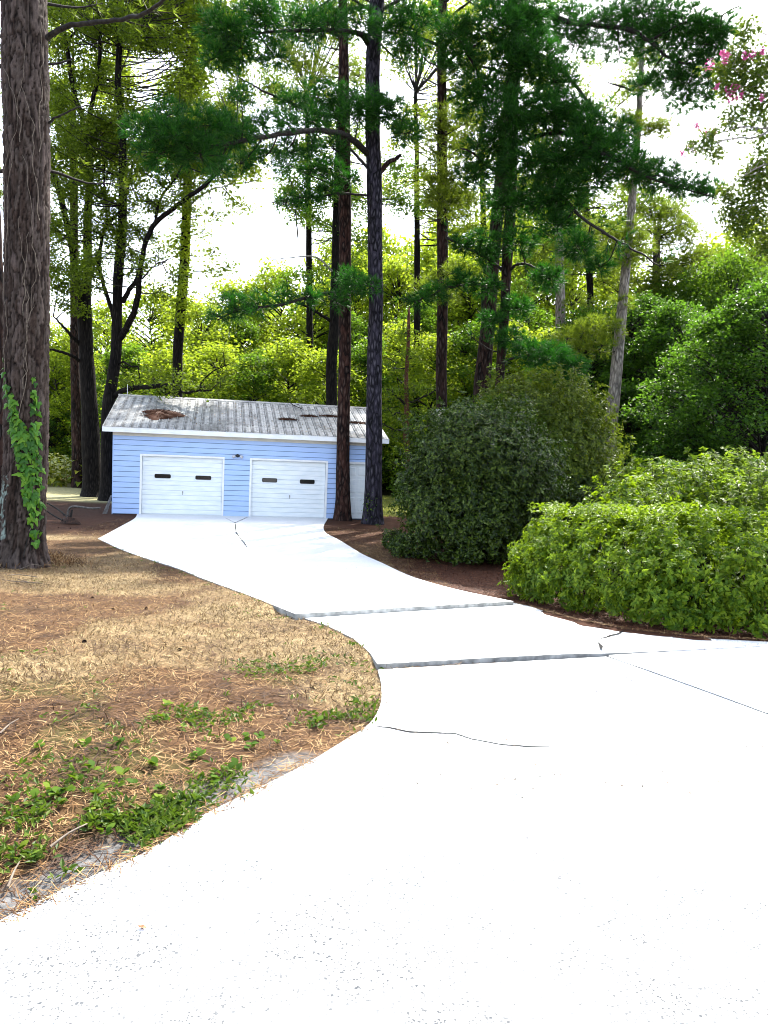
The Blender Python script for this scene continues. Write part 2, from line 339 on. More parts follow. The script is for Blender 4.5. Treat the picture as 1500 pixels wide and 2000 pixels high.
def concrete_mat(name, speck=1.0, streak=0.0):
    m, nt, out = mat(name); b = princ(nt, out, .8, .25); g = N(nt, 'ShaderNodeNewGeometry')
    n1 = N(nt, 'ShaderNodeTexNoise', Scale=.9, Detail=6, Roughness=.6); nt.links.new(g.outputs['Position'], n1.inputs['Vector'])
    r1 = ramp(nt, [(.3, (.62, .63, .63)), (.7, (.72, .72, .71))], n1.outputs[0])
    n3 = N(nt, 'ShaderNodeTexNoise', Scale=160, Detail=3, Roughness=.7); nt.links.new(g.outputs['Position'], n3.inputs['Vector'])
    cur = r1.outputs[0]
    def over(cur, fac, col):
        mx = N(nt, 'ShaderNodeMix', data_type='RGBA'); nt.links.new(fac, mx.inputs[0]); nt.links.new(cur, mx.inputs[6]); mx.inputs[7].default_value = (*col, 1); return mx.outputs[2]
    nc = N(nt, 'ShaderNodeTexNoise', Scale=2.6, Detail=3); nt.links.new(g.outputs['Position'], nc.inputs['Vector'])
    rc = ramp(nt, [(.36, (.80, .80, .80)), (.6, (1, 1, 1))], nc.outputs[0])
    for sc, lo, hi, col, pick in ((62, .30, .40, (.045, .05, .056), .66), (40, .24, .31, (.04, .046, .053), .92), (90, .36, .46, (.06, .065, .07), .60), (22, .13, .18, (.05, .054, .06), .965)):
        v = N(nt, 'ShaderNodeTexVoronoi', feature='F1', Scale=sc); nt.links.new(g.outputs['Position'], v.inputs['Vector'])
        rr = ramp(nt, [(lo, (1, 1, 1)), (hi, (0, 0, 0))], v.outputs['Distance'])
        s = N(nt, 'ShaderNodeSeparateColor'); nt.links.new(v.outputs['Color'], s.inputs[0])
        th = N(nt, 'ShaderNodeMath', operation='GREATER_THAN'); th.inputs[1].default_value = pick; nt.links.new(s.outputs[0], th.inputs[0])
        mu = N(nt, 'ShaderNodeMath', operation='MULTIPLY'); nt.links.new(rr.outputs[0], mu.inputs[0]); nt.links.new(th.outputs[0], mu.inputs[1])
        m2 = N(nt, 'ShaderNodeMath', operation='MULTIPLY'); nt.links.new(mu.outputs[0], m2.inputs[0]); m2.inputs[1].default_value = 1.0 * speck
        m3 = N(nt, 'ShaderNodeMath', operation='MULTIPLY'); nt.links.new(m2.outputs[0], m3.inputs[0]); nt.links.new(rc.outputs[0], m3.inputs[1]); m2 = m3
        cur = over(cur, m2.outputs[0], col)
    if streak:
        mp = N(nt, 'ShaderNodeMapping'); mp.inputs['Scale'].default_value = (1.3, 9, 1); nt.links.new(g.outputs['Position'], mp.inputs[0])
        ns = N(nt, 'ShaderNodeTexNoise', Scale=1.6, Detail=7, Roughness=.75); nt.links.new(mp.outputs[0], ns.inputs['Vector'])
        rs = ramp(nt, [(.60, (0, 0, 0)), (.72, (streak,) * 3)], ns.outputs[0]); cur = over(cur, rs.outputs[0], (.24, .23, .21))
    nt.links.new(cur, b.inputs['Base Color'])
    bp = N(nt, 'ShaderNodeBump', Strength=.35, Distance=.003); nt.links.new(n3.outputs[0], bp.inputs['Height']); nt.links.new(bp.outputs[0], b.inputs['Normal'])
    return m
MT['concrete'] = concrete_mat('exposed aggregate concrete', 1.0)
MT['concrete_far'] = concrete_mat('broom finished concrete', .25, .8)
MT['riser'] = noise_mat('weathered slab edge', (.16, .165, .16), (.36, .37, .36), 9, bump=.4)
MT['crack'] = flat('crack filler', (.012, .012, .013), .9, .1)
def ground_mat():
    m, nt, out = mat('yard ground'); b = princ(nt, out, .95, .1); g = N(nt, 'ShaderNodeNewGeometry')
    n1 = N(nt, 'ShaderNodeTexNoise', Scale=13, Detail=10, Roughness=.82); nt.links.new(g.outputs['Position'], n1.inputs['Vector'])
    n2 = N(nt, 'ShaderNodeTexNoise', Scale=2.2, Detail=6, Roughness=.6); nt.links.new(g.outputs['Position'], n2.inputs['Vector'])
    def attr(nm):
        a = N(nt, 'ShaderNodeAttribute'); a.attribute_name = nm; return a.outputs['Fac']
    def pal(a, bb): return ramp(nt, [(.32, a), (.5, tuple((x + y) / 2 for x, y in zip(a, bb))), (.68, bb)], n1.outputs[0]).outputs[0]
    cur = pal((.016, .008, .004), (.125, .07, .033))
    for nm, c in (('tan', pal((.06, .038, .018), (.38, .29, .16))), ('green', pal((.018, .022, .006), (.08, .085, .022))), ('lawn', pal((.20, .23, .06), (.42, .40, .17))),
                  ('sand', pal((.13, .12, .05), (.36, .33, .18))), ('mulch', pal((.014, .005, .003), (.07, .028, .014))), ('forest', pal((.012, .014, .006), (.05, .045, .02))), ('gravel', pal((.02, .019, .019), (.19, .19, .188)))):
        ad = N(nt, 'ShaderNodeMath', operation='MULTIPLY_ADD'); nt.links.new(n2.outputs[0], ad.inputs[0]); ad.inputs[1].default_value = .5
        a0 = N(nt, 'ShaderNodeMath', operation='MULTIPLY_ADD'); nt.links.new(attr(nm), a0.inputs[0]); a0.inputs[1].default_value = 1.6; a0.inputs[2].default_value = -.55
        nt.links.new(a0.outputs[0], ad.inputs[2]); ad.use_clamp = True
        at_ = N(nt, 'ShaderNodeMath', operation='GREATER_THAN'); at_.inputs[1].default_value = .02; nt.links.new(attr(nm), at_.inputs[0])
        mm = N(nt, 'ShaderNodeMath', operation='MULTIPLY'); nt.links.new(ad.outputs[0], mm.inputs[0]); nt.links.new(at_.outputs[0], mm.inputs[1])
        mx = N(nt, 'ShaderNodeMix', data_type='RGBA'); nt.links.new(mm.outputs[0], mx.inputs[0]); nt.links.new(cur, mx.inputs[6]); nt.links.new(c, mx.inputs[7]); cur = mx.outputs[2]
    nt.links.new(cur, b.inputs['Base Color'])
    bp = N(nt, 'ShaderNodeBump', Strength=.6, Distance=.02); nt.links.new(n1.outputs[0], bp.inputs['Height']); nt.links.new(bp.outputs[0], b.inputs['Normal'])
    return m
MT['ground'] = ground_mat()

# ------------------------------------------------------------------ driveway slabs
def lift_far(y): return .012 + .070 * ss((19 - np.asarray(y)) / 8)
SLABS = {}
def dense(pts, step=.25):
    P = np.array(pts); out = [P[0]]
    for a, b in zip(P[:-1], P[1:]):
        k = max(1, int(np.linalg.norm(b - a) / step)); out += [a + (b - a) * t for t in (np.arange(k) + 1) / k]
    return np.array(out)
def ruled(name, A, B, lift, mtl, parent, cols=14, sub=6, edge=.16, smooth_=True):
    A = np.array([p[:2] for p in A]); B = np.array([p[:2] for p in B])
    if smooth_: A = curve(A, sub); B = curve(B, sub)
    t = np.linspace(0, 1, cols + 1)
    G = A[:, None] * (1 - t)[None, :, None] + B[:, None] * t[None, :, None]
    n, m = G.shape[:2]
    L = (lift(G[..., 0], G[..., 1]) if name == 'mid' else lift(G[..., 1])) if callable(lift) else np.full((n, m), lift)
    Z = zg(G[..., 1]) + L
    V = np.concatenate([G.reshape(-1, 2), Z.reshape(-1, 1)], 1)
    i = np.arange(n - 1)[:, None] * m; j = np.arange(m - 1)[None]
    F = np.stack([i + j, i + j + 1, i + m + j + 1, i + m + j], -1).reshape(-1, 4)
    mb = MB(); mb.add(V, F, 0)
    ring = [(0, k) for k in range(m)] + [(k, m - 1) for k in range(1, n)] + [(n - 1, k) for k in range(m - 2, -1, -1)] + [(k, 0) for k in range(n - 2, 0, -1)]
    R = np.array([V[a * m + b] for a, b in ring]); R2 = R.copy()
    # a little wear on the arris
    R2[:, 2] -= edge; k = len(R); idx = np.arange(k)
    mb.add(np.vstack([R, R2]), np.stack([idx, (idx + 1) % k, k + (idx + 1) % k, k + idx], 1), 1)
    SLABS[name] = R[:, :2]
    return mb.build('concrete_slab', [mtl, MT['riser']], parent)
drive = tag(bpy.data.objects.new('driveway', None), 'white concrete driveway of cracked slabs curving down to the blue garage', None, None, 'structure'); COL.objects.link(drive)
g_ = lambda *q: [gp(*p) for p in q]
fl = lambda *q: [gp(p[0], p[1], .07 if p[1] > 1120 else .03) for p in q]
U_ = np.array([math.cos(.21), math.sin(.21), 0]); N_ = np.array([-math.sin(.21), math.cos(.21), 0]); GO = np.array([-9.83, 27.743, -DROP])
def GW(u, w, h=0): return GO + u * U_ + w * N_ + np.array([0, 0, h])
AL = [GW(.86, .35)] + [GW(.86, -.02)] + fl((262, 1012), (228, 1031), (198, 1047.5), (192, 1050), (198, 1053.5), (240, 1073), (290, 1092), (345, 1112), (400, 1132), (480, 1162), (577, 1201))
AR = [GW(7.86, .35)] + [GW(7.86, -.02)] + fl((634, 1022), (632, 1027), (632, 1031), (634, 1036), (640, 1042), (662, 1053), (703, 1078), (750, 1100), (813, 1127), (893, 1152), (1003, 1176))
ruled('far', AL, AR, lift_far, MT['concrete_far'], drive, 26)
ML = g_((582, 1207.5), (640, 1227), (690, 1252), (722, 1280), (737, 1303), (870, 1295.5), (960, 1290), (1040, 1286), (1110, 1282.5), (1184, 1278.5), (1340, 1270.5), (1500, 1262), (1800, 1247))
MU = g_((583, 1206), (650, 1202), (730, 1198), (810, 1193.5), (880, 1189), (1004, 1181), (1040, 1189), (1075, 1199), (1130, 1214), (1220, 1231), (1350, 1246), (1500, 1254), (1800, 1244))
def lift_mid(x, y): return .004 + .024 * ss((JX + .04 - np.asarray(x)) / .08)
JX = gp(1184, 1279)[0]
ruled('mid', ML, MU, lift_mid, MT['concrete'], drive, 14, 5, smooth_=False)
NL = g_((738, 1308), (744, 1332), (745, 1368), (732, 1400), (712, 1421), (680, 1441), (600, 1490), (500, 1541), (400, 1590), (300, 1655), (200, 1702), (100, 1747), (0, 1797), (-200, 1890)) + [np.array([-2.4, 1.0, 0]), np.array([-3.4, -1.5, 0]), np.array([-4.2, -5, 0])]
_d0, _d1 = gp(1184, 1282.5), gp(1500, 1396); _dd = (_d1 - _d0)
NR = [_d0 + _dd * k for k in (0, .08, .18, .28, .4, .5, .62, .78, .95, 1.15, 1.3, 1.45, 1.6, 1.8, 2.0, 2.2, 2.4)]
NR = NR[:-3] + [_d0 + _dd * k for k in (2.1, 2.8, 4.6)]
ruled('near', NL, NR, 0.0, MT['concrete'], drive, 16, 5)
_t0, _t1 = gp(1187, 1280.4), gp(1500, 1262.6); _td = _t1 - _t0
WL = [_d0 + _dd * k + np.array([.016, .014, 0]) for k in (0.01, .2, .5, 1.0, 1.45, 1.8, 2.1, 2.8, 4.6)]
WR = [_t0 + _td * k for k in (0.01, .35, .8, 1.2, 1.7)] + [np.array([x_, y_, 0.0]) for x_, y_ in ((8.5, 8.3), (10.5, 7.0), (11.5, 3.5), (12.0, -4.5))]
ruled('wedge', WL, WR, .004, MT['concrete'], drive, 12, 4)
def slabz(x, y, which): return float(zg(y)) + {'far': float(lift_far(y)), 'mid': float(lift_mid(x, y)) + .006, 'near': 0.0, 'wedge': .004}[which] + .003
def crack(pts, which, w=.012, jit=.012, seed=0):
    r = np.random.default_rng(seed); P = dense([gp(*p)[:2] for p in pts], .12); P[1:-1] += r.normal(0, jit, (len(P) - 2, 2))
    T = np.gradient(P, axis=0); T /= np.linalg.norm(T, axis=1)[:, None]; S = np.stack([-T[:, 1], T[:, 0]], 1)
    W = w * (.4 + .9 * r.random(len(P)))[:, None]; W[0] *= .3; W[-1] *= .2
    V = [(*(p), slabz(p[0], p[1], which)) for p in np.vstack([P + S * W, P - S * W])]; k = len(P); i = np.arange(k - 1)
    mb = MB(); mb.add(V, np.stack([i, i + 1, k + i + 1, k + i], 1)); mb.build('crack', MT['crack'], drive)
crack([(1219, 1233), (1196, 1243), (1172, 1250), (1171, 1258), (1176, 1270), (1184, 1278)], 'mid', .016, .02, 1)
crack([(727, 1418), (760, 1421), (800, 1427), (850, 1433), (890, 1434), (920, 1443), (975, 1454), (1040, 1458), (1090, 1459)], 'near', .011, .012, 2)
crack([(485, 1010), (459, 1022), (461, 1041), (483, 1070)], 'far', .019, .006, 3)
crack([(440, 1012), (459, 1022)], 'far', .01, .006, 4)
crack([(560, 1098), (640, 1097), (700, 1098)], 'far', .006, .004, 5)
crack([(700, 1128), (760, 1127), (812, 1127)], 'far', .012, .004, 6)

def pip(P, poly):
    x, y = P[:, 0], P[:, 1]; ins = np.zeros(len(P), bool); j = len(poly) - 1
    for i in range(len(poly)):
        xi, yi = poly[i]; xj, yj = poly[j]
        if yi != yj:
            c = ((yi > y) != (yj > y)) & (x < (xj - xi) * (y - yi) / (yj - yi) + xi); ins ^= c
        j = i
    return ins
def on_drive(P):
    m = np.zeros(len(P), bool)
    for poly in SLABS.values(): m |= pip(P, poly[::3] if len(poly) > 200 else poly)
    return m
def in_garage(P, pad=0.0):
    d = P - GO[:2]; u = d @ U_[:2]; w = d @ N_[:2]
    return (u > -pad) & (u < 9.75 + pad) & (w > -pad) & (w < 8 + pad)
EDGE = np.vstack([np.array(NL)[:, :2]] )
def edge_dist(P, E=None):
    E = dense([p for p in (EDGE if E is None else E)], .1); d = np.full(len(P), 99.0)
    for k in range(0, len(E), 1): d = np.minimum(d, np.hypot(P[:, 0] - E[k, 0], P[:, 1] - E[k, 1]))
    return d

# ------------------------------------------------------------------ ground
TRUNK1 = gp(45, 1098)
SUN_TANS = [(gp(190, 1128)[:2], .9, .75, 1.1), (gp(290, 1150)[:2], 1.1, .8, .9), (gp(30, 1298)[:2], .8, .5, .9), (gp(440, 1195)[:2], .9, .5, .8), (gp(640, 1265)[:2], .7, .5, .8), (gp(690, 1345)[:2], .45, .5, .9), (gp(120, 1048)[:2], .9, .6, .6), (gp(115, 1022)[:2], 1.2, .7, .7), (gp(330, 1230)[:2], .9, .35, .5)]  # dry grass spots that also paint pools of sun on the bank
def patches(P):
    """tan / green / lawn / sand / mulch / forest / gravel weights at ground points: what grows or lies where, with sun patches painted into tan"""
    x, y = P[:, 0], P[:, 1]
    n1 = fbm(np.stack([x * .55, y * .42], 1), 3); n2 = fbm(np.stack([x * 1.3 + 7, y * 1.1], 1), 9)
    left = ss((.8 - x) / 1.0)
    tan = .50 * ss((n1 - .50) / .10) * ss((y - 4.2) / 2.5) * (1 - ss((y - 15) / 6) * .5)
    for (ax, ay), rx, ry, a in SUN_TANS: tan = tan + a * np.exp(-(((x - ax) / rx) ** 2 + ((y - ay) / ry) ** 2) ** 1.4) * (.35 + 1.1 * n2)
    green = (ss((n2 - .50) / .14) * (1 - ss((y - 5.0) / 2.2)) * .6 + ss((n2 - .60) / .1) * .4) * .6
    behind = ss((y - 31) / 3.0)
    lawn = behind * ss((x + 2) / 2.0)
    sand = behind * (1 - ss((x + 8) / 2.5)) * (1 - ss((y - 46) / 3))
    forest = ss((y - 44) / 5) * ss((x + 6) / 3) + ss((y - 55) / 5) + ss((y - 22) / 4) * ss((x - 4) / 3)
    mulch = ss((x - .3) / .8) * (1 - behind) + ss((y - 20) / 3) * (1 - behind) * .75
    gravel = np.zeros(len(P)); near = (y < 9) & (x < 1)
    if near.any():
        d = edge_dist(P[near], np.array(NL)[6:15, :2]); gravel[near] = np.clip(1.5 - d / (.13 + .22 * n2[near]), 0, 1) * ss((6.0 - y[near]) / 1.6)
    tan = tan * (1 - np.clip(mulch, 0, 1)); green = green * (1 - np.clip(mulch, 0, 1)) * (1 - behind)
    c = lambda a: np.clip(a, 0, 1)
    return dict(tan=c(tan), green=c(green), lawn=c(lawn), sand=c(sand), mulch=c(mulch), forest=c(forest), gravel=c(gravel))
xs = np.unique(np.concatenate([np.linspace(-600, -60, 14), np.linspace(-60, -14, 47), np.linspace(-14, 9, 150), np.linspace(9, 60, 52), np.linspace(60, 600, 14)]))
ys = np.unique(np.concatenate([np.linspace(-60, -6, 12), np.linspace(-6, 1, 15), np.linspace(1, 14, 120), np.linspace(14, 34, 80), np.linspace(34, 110, 77), np.linspace(110, 900, 20)]))
X, Y = np.meshgrid(xs, ys); P2 = np.stack([X.ravel(), Y.ravel()], 1)
FAR_E = np.vstack([np.array([p[:2] for p in AL]), np.array([p[:2] for p in AR])[::-1]])
MID_E = np.vstack([np.array([p[:2] for p in ML[:5]]), np.array([p[:2] for p in MU[5:11]])])
def gz(P):
    P = np.asarray(P); r = np.hypot(P[:, 0] - TRUNK1[0], (P[:, 1] - TRUNK1[1]))
    bump = np.zeros(len(P)); k = (P[:, 1] > 6) & (P[:, 1] < 29) & (P[:, 0] > -12) & (P[:, 0] < 6)
    if k.any():
        df = edge_dist(P[k], FAR_E); dm = edge_dist(P[k], MID_E)
        bump[k] = np.maximum((lift_far(P[k, 1]) + .012) * np.exp(-(df / .6) ** 2) * ss((P[k, 1] - (9.2 + (P[k, 0] + 1.02) * .79) - .02) / .5), .040 * np.exp(-(dm / .45) ** 2) * ss((P[k, 1] - 6.5) / .4))
    return bump + zg(P[:, 1]) - .028 + .03 * (fbm(P * 1.7, 21) - .5) + .16 * np.exp(-(r / .75) ** 2)
Z = gz(P2)
mb = MB(); nx = len(xs); i = np.arange(len(ys) - 1)[:, None] * nx; j = np.arange(nx - 1)[None]
mb.add(np.concatenate([P2, Z[:, None]], 1), np.stack([i + j, i + j + 1, i + nx + j + 1, i + nx + j], -1).reshape(-1, 4))
ground = mb.build('ground', MT['ground'], None, True); tag(ground, 'pine straw covered yard ground with dry grass and painted sun patches', None, None, 'structure')
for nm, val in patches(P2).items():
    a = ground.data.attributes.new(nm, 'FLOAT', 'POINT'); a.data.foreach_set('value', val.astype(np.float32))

# ------------------------------------------------------------------ the garage
G = thing('garage', GO, 'light blue clapboard two-door garage with white doors and metal roof', 'garage', None, .21)
b = MB()
b.box(0.02, 9.73, .14, 7.98, -.3, 2.87)
b.prism([(.14, 2.87), (7.98, 2.87), (4.0, 4.25)], .03, 9.72, 'x')
# front wall behind the boards, with the openings left free
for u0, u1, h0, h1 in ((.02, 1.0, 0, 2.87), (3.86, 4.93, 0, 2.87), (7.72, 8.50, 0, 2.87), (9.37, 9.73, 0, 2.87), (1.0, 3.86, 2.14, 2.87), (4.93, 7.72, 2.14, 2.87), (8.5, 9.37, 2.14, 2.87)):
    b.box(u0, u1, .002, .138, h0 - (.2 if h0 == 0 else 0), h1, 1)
b.build('wall', [MT['siding'], MT['groove_shade']], G)
ROW = 2.87 / 15
board_rng = np.random.default_rng(5)
for r_ in range(15):
    h0 = r_ * ROW; h1 = h0 + ROW
    segs = [(0, 9.75)]
    if h0 < 2.19:
        segs = [(0, .93), (3.93, 4.86), (7.79, 8.45), (9.42, 9.75)]
    for u0, u1 in segs:
        j_ = board_rng.normal(0, .0012); top = h1 + .004
        m_ = MB()
        if h0 < 2.19 < h1 and len(segs) == 4: pass
        m_.prism([(-.032 + j_, h0 + .018 + j_), (-.029 + j_, h0 + .013 + j_), (-.001, h0 + .013), (-.001, top - .006), (-.014, top - .006)], u0, u1, 'x')
        m_.build('siding_board', MT['siding'], G)
for u0, u1 in ((.93, 3.93), (4.86, 7.79), (8.45, 9.42)):      # the strip above each opening up to the next full board
    m_ = MB(); m_.prism([(-.022, 2.205), (-.001, 2.205), (-.001, 2.295), (-.009, 2.295)], u0, u1, 'x'); m_.build('siding_board', MT['siding'], G)
# eaves
b = MB(); b.box(-.33, 10.05, -.40, -.375, 2.945, 3.125); b.build('fascia', MT['white'], G)
b = MB(); b.box(-.33, 10.05, -.374, .0, 2.955, 2.972); b.build('soffit', MT['soffit'], G)
b = MB(); b.box(-.02, 9.77, -.052, -.028, 2.83, 2.954); b.build('frieze_board', MT['soffit'], G)
def corner(u): 
    b = MB(); b.box(u - .012, u + .012, -.034, .08, -.02, 2.83); b.build('corner_trim', MT['siding'], G)
corner(-.01); corner(9.76)
# roof panels
pw = .305; npan = 34; slope = (4.49 - 3.135) / 4.4; L_ = math.hypot(4.42, 4.42 * slope)
prof = [(0, 0), (.018, 0), (.030, .028), (.048, .028), (.060, 0), (.13, 0), (.136, .006), (.146, .006), (.152, 0), (.215, 0), (.221, .006), (.231, .006), (.237, 0), (pw, 0)]
b = MB(); n = len(prof)
for side in (0,):
    V = [(u, -.42, 3.135 - .006 + h) for u, h in prof] + [(u, 4.0, 3.135 + 4.42 * slope + h) for u, h in prof]
    V += [(u, -.42, 3.135 - .012 + h) for u, h in prof]
    for k in range(n - 1): b.add(V, [(k, k + 1, n + k + 1, n + k)], 1 if k in (0, 1, 3, 4, 7, 11) else 0)
    b.add(V, [(2 * n + k, 2 * n + k + 1, k + 1, k) for k in range(n - 1)])
pm = b.build('roof_panel', [MT['roof'], MT['roof_seam']], mesh_only=True)
prng = np.random.default_rng(3)
for k in range(npan):
    o = link('roof_panel', pm, G, (-.34 + k * pw, prng.normal(0, .004), prng.normal(0, .0015)))
b = MB(); b.add([(-.34, 4.0, 4.49), (10.04, 4.0, 4.49), (10.04, 8.42, 3.14), (-.34, 8.42, 3.14), (-.34, 4.0, 4.47), (10.04, 4.0, 4.47), (10.04, 8.42, 3.12), (-.34, 8.42, 3.12)], [(0, 1, 2, 3), (4, 7, 6, 5), (0, 3, 7, 4), (1, 5, 6, 2), (3, 2, 6, 7)])
b.build('rear_roof', MT['roof'], G)
b = MB(); b.prism([(3.84, 4.465), (4.0, 4.535), (4.16, 4.465), (4.16, 4.45), (4.0, 4.515), (3.84, 4.45)], -.35, 10.05, 'x'); b.build('ridge_cap', MT['roof'], G)
b = MB(); b.prism([(-.40, 3.09), (4.0, 4.445), (4.0, 4.30), (-.37, 2.96)], -.335, -.31, 'x'); b.build('barge_board', MT['white'], G)
b = MB(); b.prism([(-.40, 3.09), (4.0, 4.445), (4.0, 4.30), (-.37, 2.96)], 10.03, 10.048, 'x'); b.build('barge_board', MT['white'], G)
b = MB(); b.tube([GW(.1, 4.05, 4.45) - GW(0, 0)] and [(-.02, 4.1, 4.4), (-.02, 4.1, 4.95)], .012, 6); b.build('vent_rod', MT['white'], G)
# the two overhead doors
def rounded(u0, u1, h0, h1, r, k=4):
    out = []
    for cx, cy, a0 in ((u1 - r, h1 - r, 0), (u0 + r, h1 - r, 90), (u0 + r, h0 + r, 180), (u1 - r, h0 + r, 270)):
        for q in range(k + 1): a = math.radians(a0 + 90 * q / k); out.append((cx + r * math.cos(a), cy + r * math.sin(a)))
    return out
def overhead(u0, u1, wins, handle, lab):
    fr = MB(); t = .072
    fr.box(u0, u0 + t, -.045, .06, 0, 2.2 - t); fr.box(u1 - t, u1, -.045, .06, 0, 2.2 - t); fr.box(u0, u1, -.045, .06, 2.2 - t, 2.2)
    fr.build('door_frame', MT['white'], G)
    D = bpy.data.objects.new('garage_door', None); COL.objects.link(D); D.parent = G; D['label'] = lab
    a, c = u0 + t + .006, u1 - t - .006; H = 2.2 - t; n = 12
    for k in range(n):
        h0 = .012 + k * (H - .016) / n; h1 = .012 + (k + 1) * (H - .016) / n
        gap = .020 if k % 3 == 0 else .013
        dp = .004 if k % 2 else .0
        m_ = MB(); m_.prism([(.075 + dp, h0 + gap), (.092, h0 + gap - .004), (.092, h0 + .001), (.12, h0 + .001), (.12, h1 - .001), (.092, h1 - .001), (.075 + dp, h1 - .003)], a, c, 'x')
        m_.build('panel', MT['door_white'], D)
    for w0, w1, h0, h1 in wins:
        m_ = MB(); o_ = rounded(w0 - .012, w1 + .012, h0 - .012, h1 + .012, .045); i_ = rounded(w0 + .004, w1 - .004, h0 + .004, h1 - .004, .035); kk = len(o_)
        V = [(x, .062, y) for x, y in o_] + [(x, .060, y) for x, y in i_] + [(x, .078, y) for x, y in o_] + [(x, .0715, y) for x, y in i_]
        q = np.arange(kk); q2 = (q + 1) % kk
        m_.add(V, np.concatenate([np.stack([q, q2, kk + q2, kk + q], 1), np.stack([2 * kk + q, 2 * kk + q2, q2, q], 1), np.stack([kk + q, kk + q2, 3 * kk + q2, 3 * kk + q], 1)]), 0)
        fr_ = m_.build('window_frame', MT['black'], D)
        m_ = MB(); m_.add([(x, .068, y) for x, y in i_], [tuple(range(kk))[::-1]]); m_.build('window', MT['black_glass'], D)
    m_ = MB(); x, h = handle
    m_.box(x - .02, x + .02, .066, .074, h - .03, h + .05); m_.tube([(x, .05, h + .04), (x + .004, .045, h - .02), (x - .006, .05, h - .085)], .011, 6)
    m_.build('handle', MT['steel'], D)
overhead(.93, 3.93, [(1.45, 2.0, 1.345, 1.475), (2.90, 3.45, 1.335, 1.462)], (2.445, .83), 'white overhead door nearest the oak trunks')
overhead(4.86, 7.79, [(5.34, 5.88, 1.322, 1.456), (6.76, 7.30, 1.31, 1.447)], (6.38, .80), 'white overhead door beside the two pines')
# entry door
fr = MB(); fr.box(8.45, 8.53, -.045, .06, 0, 2.12); fr.box(9.34, 9.42, -.045, .06, 0, 2.12); fr.box(8.45, 9.42, -.045, .06, 2.12, 2.2); fr.build('door_frame', MT['white'], G)
D = MB(); D.box(8.535, 9.335, .03, .07, .02, 2.115); D = D.build('entry_door', MT['door_white'], G)
for u0, u1 in ((8.62, 8.89), (8.98, 9.25)):
    for h0, h1 in ((.2, .85), (1.0, 1.55), (1.68, 2.0)):
        m_ = MB(); i_ = [(u0, h0), (u1, h0), (u1, h1), (u0, h1)]; j_ = [(u0 + .03, h0 + .03), (u1 - .03, h0 + .03), (u1 - .03, h1 - .03), (u0 + .03, h1 - .03)]
        V = [(x, .0295, y) for x, y in i_] + [(x, .018, y) for x, y in j_]
        m_.add(V, [(0, 1, 5, 4), (1, 2, 6, 5), (2, 3, 7, 6), (3, 0, 4, 7), (4, 5, 6, 7)]); m_.build('door_panel', MT['door_white'], D)
m_ = MB(); m_.tube([(8.60, .03, 1.0), (8.60, -.02, 1.0), (8.60, -.045, 1.0)], [.012, .03, .02], 10); m_.build('knob', MT['steel'], D)
# twin flood lamp between the doors
FLB = MB(); FLB.tube([(4.40, -.02, 2.265), (4.40, -.06, 2.265), (4.40, -.075, 2.265)], [.065, .065, .045], 14); FLB.box(4.37, 4.43, -.11, -.06, 2.23, 2.30)
FLO = FLB.build('flood_light', MT['black'], G)
for sg in (-1, 1):
    m_ = MB(); x = 4.40; m_.tube([(x, -.08, 2.27), (x + sg * .07, -.11, 2.26), (x + sg * .10, -.13, 2.25)], [.02, .03, .04], 10, 0)
    m_.tube([(x + sg * .10, -.13, 2.25), (x + sg * .15, -.165, 2.225), (x + sg * .175, -.18, 2.213), (x + sg * .182, -.185, 2.21)], [.04, .062, .058, .02], 14, 1)
    m_.build('lamp_head', [MT['black'], MT['lamp_glass']], FLO, True)

# pine straw drifts and a twig on the roof
def roofpt(u, w): return GW(u, w, 3.135 + (w + .42) * slope + .008)
RN = nrm(np.cross(U_, nrm(GW(0, 1, slope) - GW(0, 0, 0))))
def straw_pile(name, u, w, ru, rw, h, n, label, seed):
    r = np.random.default_rng(seed); base = roofpt(u, w); t = thing(name, base, label, 'pine straw', 'pine straw drifts on the garage roof')
    mb = MB(); k = 26; rings = 5; V = []
    for q in range(rings + 1):
        f = q / rings
        for a in range(k):
            an = a / k * 2 * np.pi; rr = f * (1 + .22 * math.sin(3 * an + seed) + .12 * math.sin(7 * an + 2 * seed))
            V.append(roofpt(u + ru * rr * math.cos(an), w + rw * rr * math.sin(an)) + np.array([0, 0, max(.0, h * (1 - f ** 2)) * (0.8 + .4 * r.random()) - .004 * (q == rings)]))
    F = [(q * k + a, q * k + (a + 1) % k, (q + 1) * k + (a + 1) % k, (q + 1) * k + a) for q in range(rings) for a in range(k)]
    mb.add(V, F); mb.build('mound', MT['straw_red'], t, False, base)
    an = r.random(n) * 6.283; rr = np.sqrt(r.random(n)) * 1.12
    C = np.array([roofpt(u + ru * a * math.cos(q), w + rw * a * math.sin(q)) for a, q in zip(rr, an)]); C[:, 2] += np.maximum(.012, h * (1 - rr ** 2) + .01)
    d = unit(n, r); d[:, 2] *= .25
    mb = MB(); needle_strips(mb, C, nrm(d), .16, .012, r); o = mb.build('needles', MT['straw_red'], t, False, base)
def needle_strips(mb, C, D, L, w, rng, bend=.25, mi=0):
    n = len(C); l = (L * (.5 + .9 * rng.random(n)))[:, None]; s = nrm(np.cross(D, unit(n, rng) * .35 + np.array([0, 0, 1.0])))
    b_ = s * bend * l * (rng.random(n)[:, None] - .5); w_ = s * w * .5
    V = np.stack([C - D * l * .5 - w_, C - D * l * .5 + w_, C + b_ - w_, C + b_ + w_, C + D * l * .5], 1).reshape(-1, 3)
    q = np.arange(n)[:, None] * 5
    mb.add(V, np.concatenate([q + np.array([[0, 1, 3]]), q + np.array([[0, 3, 2]]), q + np.array([[2, 3, 4]])]), mi)
straw_pile('straw_pile', 1.55, 1.35, .72, .62, .13, 900, 'large rust-red pine straw mound on the roof above the first garage door', 1)
